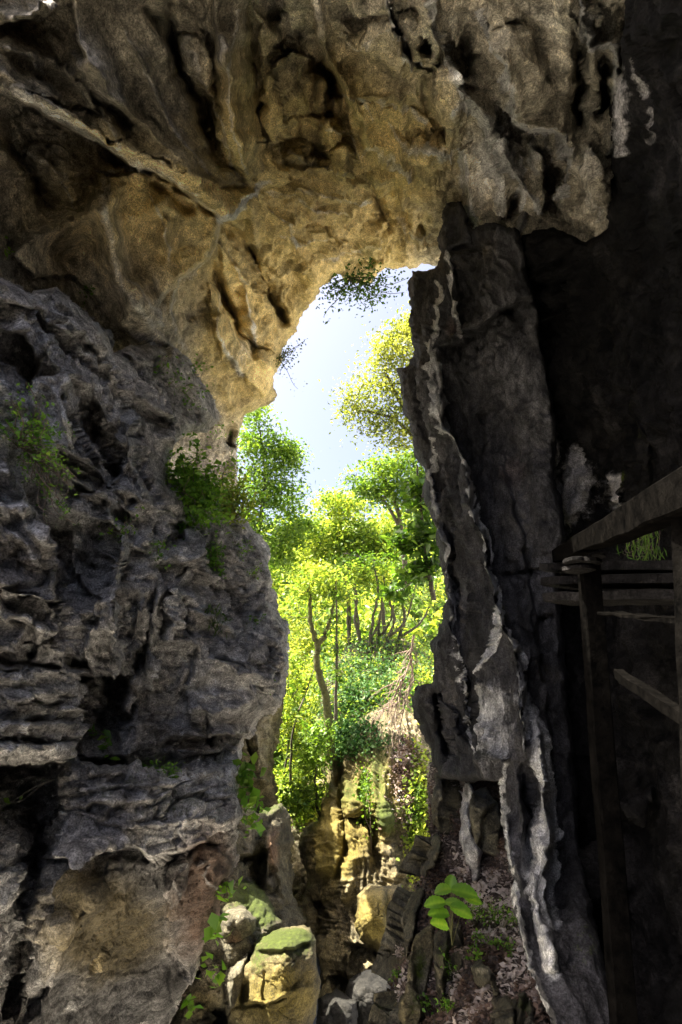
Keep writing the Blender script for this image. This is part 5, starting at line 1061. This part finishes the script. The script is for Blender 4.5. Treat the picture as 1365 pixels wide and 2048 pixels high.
shrub("drooping red stemmed trails below the trailing shrub on the left cliff", "layered_cliff", (50, 900), [(70, 960, .3), (90, 990, .3), (120, 1000, .35), (135, 1020, .3), (110, 1030, .3), (85, 935, .3), (138, 950, .3)], L_brt, .026, 300, 502, spread=.025, out=.07)
shrub("dense bright green bush growing on the ledge by the arch foot", "layered_cliff", (385, 1000), [(350, 930, .3), (365, 920, .4), (395, 925, .3), (345, 960, .4), (380, 960, .5), (420, 950, .3), (350, 990, .4), (375, 1010, .5), (390, 1030, .4), (365, 1035, .4), (430, 990, .3), (450, 985, .1), (360, 945, .5), (405, 985, .5), (440, 965, .3), (350, 1010, .4)], L_brt, .065, 2600, 503, spread=.08, out=.16, r=.008)
shrub("wispy green bush at the cliff top beside the far trees", "layered_cliff", (470, 1040), [(450, 960, .1), (470, 930, .1), (485, 970, .1), (465, 1000, .2), (500, 1010, .1), (495, 990, .1), (440, 1000, .2), (460, 950, .2), (480, 1020, .1)], L_yel, .055, 1500, 504, spread=.09, out=.16, r=.007, tone=.2)
shrub("small compact dark green cushion plant on the cliff", "layered_cliff", (430, 1120), [(428, 1095, .15), (436, 1105, .15), (425, 1125, .2), (436, 1135, .15), (430, 1150, .15), (420, 1108, .15)], L_brt, .04, 520, 505, spread=.05, out=.05, tone=-.2, leafless=.5)
for k, (rx_, ry_, tx, ty, lab) in enumerate([(345, 770, 360, 740, "sprig of pale leaves just under the rock knob"), (370, 780, 392, 790, "sprig hanging from the cliff right of the rock knob"), (330, 730, 310, 745, "faint sprig on the grey rock left of the knob"), (395, 725, 400, 735, "tiny sprig at the corner of the arch foot"),
        (435, 845, 432, 865, "sprig at the narrow neck between cliff and arch"), (480, 1120, 490, 1095, "thin sprig on the upper right shoulder of the cliff"), (500, 1160, 512, 1140, "sprig high on the right edge of the cliff"), (505, 1240, 500, 1255, "sprig in the middle of the cliff's right edge"), (240, 1060, 250, 1050, "small sprig beside the sharp pale ridge"), (310, 1090, 315, 1100, "sprig under the overhang of the cliff"), (540, 1370, 530, 1380, "sprig at the lower right corner of the cliff")]):
    shrub(lab, "layered_cliff", (rx_, ry_), [(tx, ty, .15), (tx + 14, ty - 12, .15), (tx - 12, ty + 10, .15)], L_brt, .04, 60, 520 + k, spread=.05, out=.09, name="sprig", cat="small plant", group="sprigs rooted in the left cliff", r=.003, extra=2)
shrub("grass tuft hanging from the cliff above the flutes", "layered_cliff", (420, 1210), [(400, 1240, .1), (420, 1250, .1), (440, 1245, .1), (432, 1262, .1), (450, 1235, .1)], L_grn, .09, 130, 540, spread=.03, out=.06, name="grass_tuft", cat="grass tuft", wide=.10, droop=1.0, r=.002)
shrub("leafy fern like plant on the long ledge", "layered_cliff", (330, 1545), [(300, 1538, .1), (325, 1535, .1), (350, 1538, .1), (290, 1545, .1)], L_brt, .03, 260, 541, spread=.035, out=.04, name="ledge_plant", cat="small plant", tone=-.1, r=.002)
shrub("plant with long pointed leaves above the left end of the ledge", "layered_cliff", (165, 1465), [(185, 1455, .2), (200, 1475, .2), (215, 1490, .25), (235, 1510, .25), (240, 1520, .25)], L_brt, .085, 20, 542, spread=.02, out=.03, name="ledge_plant", cat="small plant", wide=.45, r=.003, extra=1)
shrub("long bare pale runner with a few leaves crossing the dark hollow", "layered_cliff", (125, 1552), [(-20, 1610, .5), (-10, 1608, .45)], L_brt, .05, 5, 543, spread=.02, out=.03, name="runner", cat="small plant", wood=W_grey, r=.006, extra=1)
for k, (a, b_, lab) in enumerate([((475, 1540), [(490, 1520, 0), (500, 1545, 0), (490, 1565, .1), (505, 1575, .1)], "fig like plant beside the ledge end"), ((478, 1600), [(495, 1600, .1), (512, 1600, .1), (520, 1612, .1), (500, 1640, .1), (510, 1660, .1), (495, 1680, .1), (520, 1640, .1)], "broad leaved plant hanging below the ledge end"),
        ((450, 1760), [(445, 1775, .2), (460, 1790, .2), (455, 1800, .2), (440, 1790, .2)], "pair of green leaves under the cliff foot"), ((410, 1850), [(425, 1840, .1), (435, 1860, .1), (430, 1875, .1)], "pale leaves between cliff and round rock"), ((400, 1930), [(430, 1925, .3), (445, 1930, .3), (440, 1945, .3)], "three pointed green leaves over the cracked rock"), ((370, 1995), [(380, 2005, .3), (390, 2010, .3)], "lowest small leaves by the cracked rock")]):
    shrub(lab, "layered_cliff", a, b_, L_brt, .13 if k < 2 else .12, 44 if k < 2 else 9, 560 + k, spread=.06, out=.06, name="leafy_plant", cat="plant", wide=.75, r=.004, extra=2, leafless=.4, leaf_up=1.0)
# hanging shrubs at the rim of the arch
shrub("dark wiry shrub hanging from the arch rim against the sky", "cave_roof", (700, 550), [(655, 575, 0), (670, 590, 0), (690, 605, 0), (720, 590, 0), (745, 575, 0), (765, 565, 0), (780, 575, 0), (760, 605, 0), (735, 600, 0), (700, 580, 0), (770, 550, 0)], L_grn, .075, 1000, 570, spread=.16, out=.28, r=.012, wood=W_dark, tone=-.5)
shrub("small feathery shrub on the left rim of the arch", "cave_roof", (556, 715), [(580, 690, 0), (592, 700, 0), (585, 715, 0), (570, 735, 0), (562, 750, 0), (572, 705, 0)], L_oak, .05, 300, 571, spread=.10, out=.15, r=.008, wood=W_dark, tone=-.5)
shrub("tiny green leaf cluster at the left picture edge under the roof", "cave_roof", (10, 505), [(-5, 490, .1), (2, 510, .1), (0, 500, .1)], L_brt, .05, 16, 572, spread=.03, out=.04, name="sprig", cat="small plant", r=.003)
shrub("two tiny sprigs on the brown roof flank", "cave_roof", (178, 578), [(175, 575, .05), (182, 582, .05), (160, 600, .05)], L_brt, .04, 16, 573, spread=.03, out=.02, name="sprig", cat="small plant", r=.002)
# foreground plants on the slope
def big_leaf_plant():
    t = thing("broad_leaf_plant", "young plant with broad bright green toothed leaves on the slope", "plant"); tb = Tubes(); d = 4.9
    root, _ = surf("slope", 905, 1880); root = P(np.array(905.), np.array(1890.), np.array(d + .12))
    spec = [((902, 1768), 17, 11, 100), ((948, 1800), 18, 11, 20), ((886, 1780), 19, 11, 170), ((930, 1784), 28, 15, 10), ((870, 1806), 24, 12, 182), ((912, 1808), 22, 10, 12), ((878, 1826), 24, 12, 205), ((924, 1822), 24, 14, 35), ((880, 1847), 22, 14, 230)]
    for k, ((x, y), L, w, ang) in enumerate(spec):
        a = math.radians(ang); rg = rnd(600 + k); n = 15; V = []; F = []
        ctr = P(np.array(float(x)), np.array(float(y)), np.array(d - .03 * k + .1)); m = d / FPX
        ax = (math.cos(a) * RGT - math.sin(a) * .4 * UPV) + FWD * -.25; ax /= np.linalg.norm(ax); nz = np.array([.1, -.55, .8]); sd = np.cross(ax, nz); sd /= np.linalg.norm(sd); nz = np.cross(sd, ax)
        for i in range(n):
            s = i / (n - 1); ww = w * 1.05 * math.sin(math.pi * min(1, s * .93 + .07)) ** .7 * (1 + .2 * (i % 2)) * m if s < 1 else 0
            c = ctr + ax * (s - .5) * 2 * L * m * .95 - nz * (s - .4) ** 2 * .05
            V += [c + sd * ww + nz * ww * .22, c + sd * ww * .5 + nz * ww * .08, c - nz * ww * .02, c - sd * ww * .5 + nz * ww * .08, c - sd * ww + nz * ww * .22]
        for i in range(n - 1):
            for j in range(4): b = i * 5 + j; F.append((b, b + 1, b + 6, b + 5))
        V = np.array(V); lc = np.full(len(V), .30 + .12 * (k % 3)); lc[2::5] += .35; lc += rg.normal(0, .05, len(lc)); lc = np.clip(lc, 0, 1); new_mesh_obj("leaf", V, np.array(F), L_brt, t, attrs={'lc': np.stack([lc, lc, lc, lc * 0 + 1], 1)})
        b0 = V[2]; e0 = V[-3]; near = b0 if np.linalg.norm(b0 - root) < np.linalg.norm(e0 - root) else b0
        tb.add(smooth_line([root, root + (near - root) * .5 + np.array([0, -.03, .03]), near], 6), .004, .002, 6)
    tb.obj("stem", W_moss, t)
big_leaf_plant()
weeds = [((950, 1850), (945, 1800), "tallest weed right behind the broad leaves"), ((965, 1850), (962, 1790), "thin upright weed with whorled leaves"), ((985, 1850), (990, 1795), "upright weed at the block's left corner"), ((1000, 1860), (1015, 1800), "weed leaning to the pillar"), ((1030, 1850), (1035, 1830), "small weed against the pillar foot"),
         ((960, 1880), (950, 1862), "low weed under the broad leaves' right side"), ((985, 1890), (995, 1880), "low spreading weed in the middle of the litter"), ((960, 1920), (955, 1905), "tiny seedling below the low weeds"), ((900, 1960), (888, 1905), "slender weed rising in front of the green block"), ((895, 2020), (890, 2000), "small weed at the foot of the green block"),
         ((850, 2010), (845, 1995), "leafy weed on the lichened slab"), ((835, 2030), (825, 2010), "pointed leaves at the slab's lower edge"), ((800, 1950), (798, 1945), "little leaf tuft on the rim slab"), ((1010, 1900), (1020, 1880), "pale weed close under the pillar")]
for k, (a, b_, lab) in enumerate(weeds):
    h = a[1] - b_[1]
    shrub(lab, "slope", a, [(b_[0], b_[1], .1), (b_[0] + 10, b_[1] + h * .3, .12), (b_[0] - 10, b_[1] + h * .35, .12), (b_[0] + 2, b_[1] + h * .5, .12)], L_brt, .032, 60, 620 + k, spread=.022, out=.03, name="weed", cat="weed", group="weeds growing in the leaf litter", r=.0025, extra=2, leafless=.3, leaf_up=1.0, wood=W_moss)

# ------------------------------------------------------------------ wooden railing of the walkway
W_rail = wood_mat("shade_dark_timber", (.001, .001, .001), (.005, .0045, .004), 14)  # dark wood, blackened further to put shade into its colour
W_rail.node_tree.nodes['Principled BSDF'].inputs['Specular IOR Level'].default_value = 0.0
def beam(name, p, q, h, w, parent, mat=None, n=10, seed=0, bev=.12):
    p = np.array(p, float); q = np.array(q, float); ax = q - p; L = np.linalg.norm(ax); ax /= L
    up = np.array([0, 0, 1.]) if abs(ax[2]) < .85 else np.array([0, 1., 0]); sd = np.cross(ax, up); sd /= np.linalg.norm(sd); up = np.cross(sd, ax)
    prof = [(-1, -1 + bev), (-1 + bev, -1), (1 - bev, -1), (1, -1 + bev), (1, 1 - bev), (1 - bev, 1), (-1 + bev, 1), (-1, 1 - bev)]
    rg = rnd(seed); V = []
    for i in range(n + 1):
        c = p + ax * L * i / n + rg.normal(0, .0025, 3)
        for a, b in prof: V.append(c + sd * a * w / 2 + up * b * h / 2 + rg.normal(0, .0015, 3))
    F = [tuple(range(7, -1, -1)), tuple(n * 8 + k for k in range(8))]
    for i in range(n):
        for k in range(8): F.append((i * 8 + k, i * 8 + (k + 1) % 8, (i + 1) * 8 + (k + 1) % 8, (i + 1) * 8 + k))
    return new_mesh_obj(name, np.array(V), F, mat or W_rail, parent, smooth=False, attrs={'m1': np.zeros((len(V), 4))})
def P1(x, y, d): return P(np.array(float(x)), np.array(float(y)), np.array(float(d)))
rail = thing("wooden_railing", "dark wooden railing blackened for shade with a thick slanting handrail and posts", "railing")
beam("handrail", P1(1118, 1112, 4.6), P1(1560, 900, .95), .10, .10, rail, seed=1, n=16)
beam("lower_rail", P1(1205, 1226, 2.9), P1(1560, 1262, 1.15), .014, .05, rail, seed=2)
beam("lower_rail", P1(1235, 1348, 2.6), P1(1560, 1560, 1.15), .04, .04, rail, seed=3)
beam("post", P1(1178, 1130, 3.1), P1(1255, 2150, 2.5), .08, .10, rail, seed=4)
beam("post", P1(1392, 985, 1.5), P1(1440, 2150, 1.3), .09, .09, rail, seed=5)
cap = thing("stacked_stones", "flat pale stones stacked on the railing's far post", "stones")
for k, (x, y, w, h) in enumerate([(1160, 1138, .17, .030), (1175, 1124, .15, .03), (1148, 1122, .09, .028), (1190, 1114, .09, .022)]):
    rg = rnd(700 + k); th = np.linspace(0, 2 * np.pi, 15)[:-1]; V = []; r = 1 + rg.normal(0, .10, 14); c = P1(x, y, 3.02 - .01 * k)
    for z, s in ((-1, .75), (-.55, 1.0), (.55, 1.0), (1, .8)):
        for a, rr in zip(th, r): V.append(c + np.array([math.cos(a) * w / 2 * rr * s, math.sin(a) * .07 * rr * s, z * h / 2 + rg.normal(0, .001)]))
    F = [tuple(range(13, -1, -1)), tuple(42 + j for j in range(14))]
    for i in range(3):
        for j in range(14): F.append((i * 14 + j, i * 14 + (j + 1) % 14, (i + 1) * 14 + (j + 1) % 14, (i + 1) * 14 + j))
    new_mesh_obj("stone", np.array(V), F, M_right, cap, smooth=False, attrs={'m1': np.tile([0, 0, 0, 0], (len(V), 1))})
for k, y in enumerate((1122, 1150, 1182)):
    o = beam("stone_step", P1(1120, y + 16, 4.6 - .2 * k), P1(1500, y + 10, 3.2), .07, .4, None, M_right, n=14, seed=20 + k, bev=.2)
    tag(o, ["uppermost dark stone course behind the railing under the green drip", "second dark stone course behind the railing", "third dark stone course just above the thin rail", "lowest dark stone course between the two lower rails"][k], "stone course", "stone courses behind the railing")
moss = shrub("green moss and grass hanging over the stones below the handrail", "cave_wall", (1310, 1060), [(1300, 1090, 1.0), (1292, 1110, 1.0), (1308, 1100, 1.0), (1298, 1125, 1.0)], L_grn, .07, 260, 710, spread=.03, out=.03, name="hanging_moss", cat="moss", wide=.12, droop=1.2, r=.002)
# ------------------------------------------------------------------ rock shells added to block light from behind and from the right
def shell(name, az0, az1, el0, el1, rad, label, n=70):
    az = np.radians(np.linspace(az0, az1, n)); el = np.radians(np.linspace(el0, el1, n // 2))
    A, E = np.meshgrid(az, el)
    d = np.stack([np.sin(A) * np.cos(E), np.cos(A) * np.cos(E), np.sin(E)], -1).reshape(-1, 3)
    V = d * rad; V += d * (fbm(V * 1.6 / rad * 2, 4) * .15 * rad)[:, None]
    h, w = A.shape; i = np.arange(h * w).reshape(h, w)
    F = np.stack([i[:-1, :-1], i[1:, :-1], i[1:, 1:], i[:-1, 1:]], -1).reshape(-1, 4)
    o = new_mesh_obj(name, V, F, M_right, attrs={'m1': np.zeros((len(V), 4))})
    return tag(o, label, kind='structure')
shell("side_blocker", 48, 150, -70, 74, 4.2, "added rock shell blocking light on the railing side")
shell("rear_blocker", 150, 262, -70, -17, 6.5, "low unseen rock rim added to cut light from behind")
shell("corner_blocker", 92, 188, -75, 50, 1.9, "unseen rock shell added behind the walkway to shade the railing")
# unseen rock flank added behind the left cliff to block the sun
ys_ = np.linspace(6.5, 24, 70); zs_ = np.linspace(0, 1, 50); YY, ZZ = np.meshgrid(ys_, zs_)
Ht = np.interp(YY, [6.5, 9.5, 11, 12, 13, 15, 17.5, 19.5, 24], [-1.5, -1.6, -.4, 1.2, -.4, -.2, .4, -.8, -2])  # top profile shaped to set where the sun reaches
Xf = -3.0 - .05 * (YY - 7)
V = np.stack([Xf, YY, -9.5 + ZZ * (Ht + 9.5)], -1).reshape(-1, 3); V = V + (fbm(V * .6, 4) * .35)[:, None] * np.array([1, 0, .4])
top = V.reshape(50, 70, 3)[-1:]; V = np.concatenate([V.reshape(50, 70, 3), top + np.array([-2.5, 0, .3]), top + np.array([-6, 0, 0]), top + np.array([-7, 0, -8])]).reshape(-1, 3)
i = np.arange(53 * 70).reshape(53, 70); F = np.stack([i[:-1, :-1], i[1:, :-1], i[1:, 1:], i[:-1, 1:]], -1).reshape(-1, 4)
tag(new_mesh_obj("sun_block_flank", V, F, M_shade, attrs={'m1': np.zeros((len(V), 4))}), "unseen rock flank behind the left cliff added to block the sun", kind='structure')
g = np.array([(-600, -30, -9.5), (600, -30, -9.5), (600, 900, -9.5), (-600, 900, -9.5)], float)
gm, gnt, gb = node_mat("gravel_bed"); gb.inputs['Base Color'].default_value = (.37, .35, .30, 1)
tag(new_mesh_obj("ground", g, [(0, 1, 2, 3)], gm), "gorge floor far below", kind='structure')
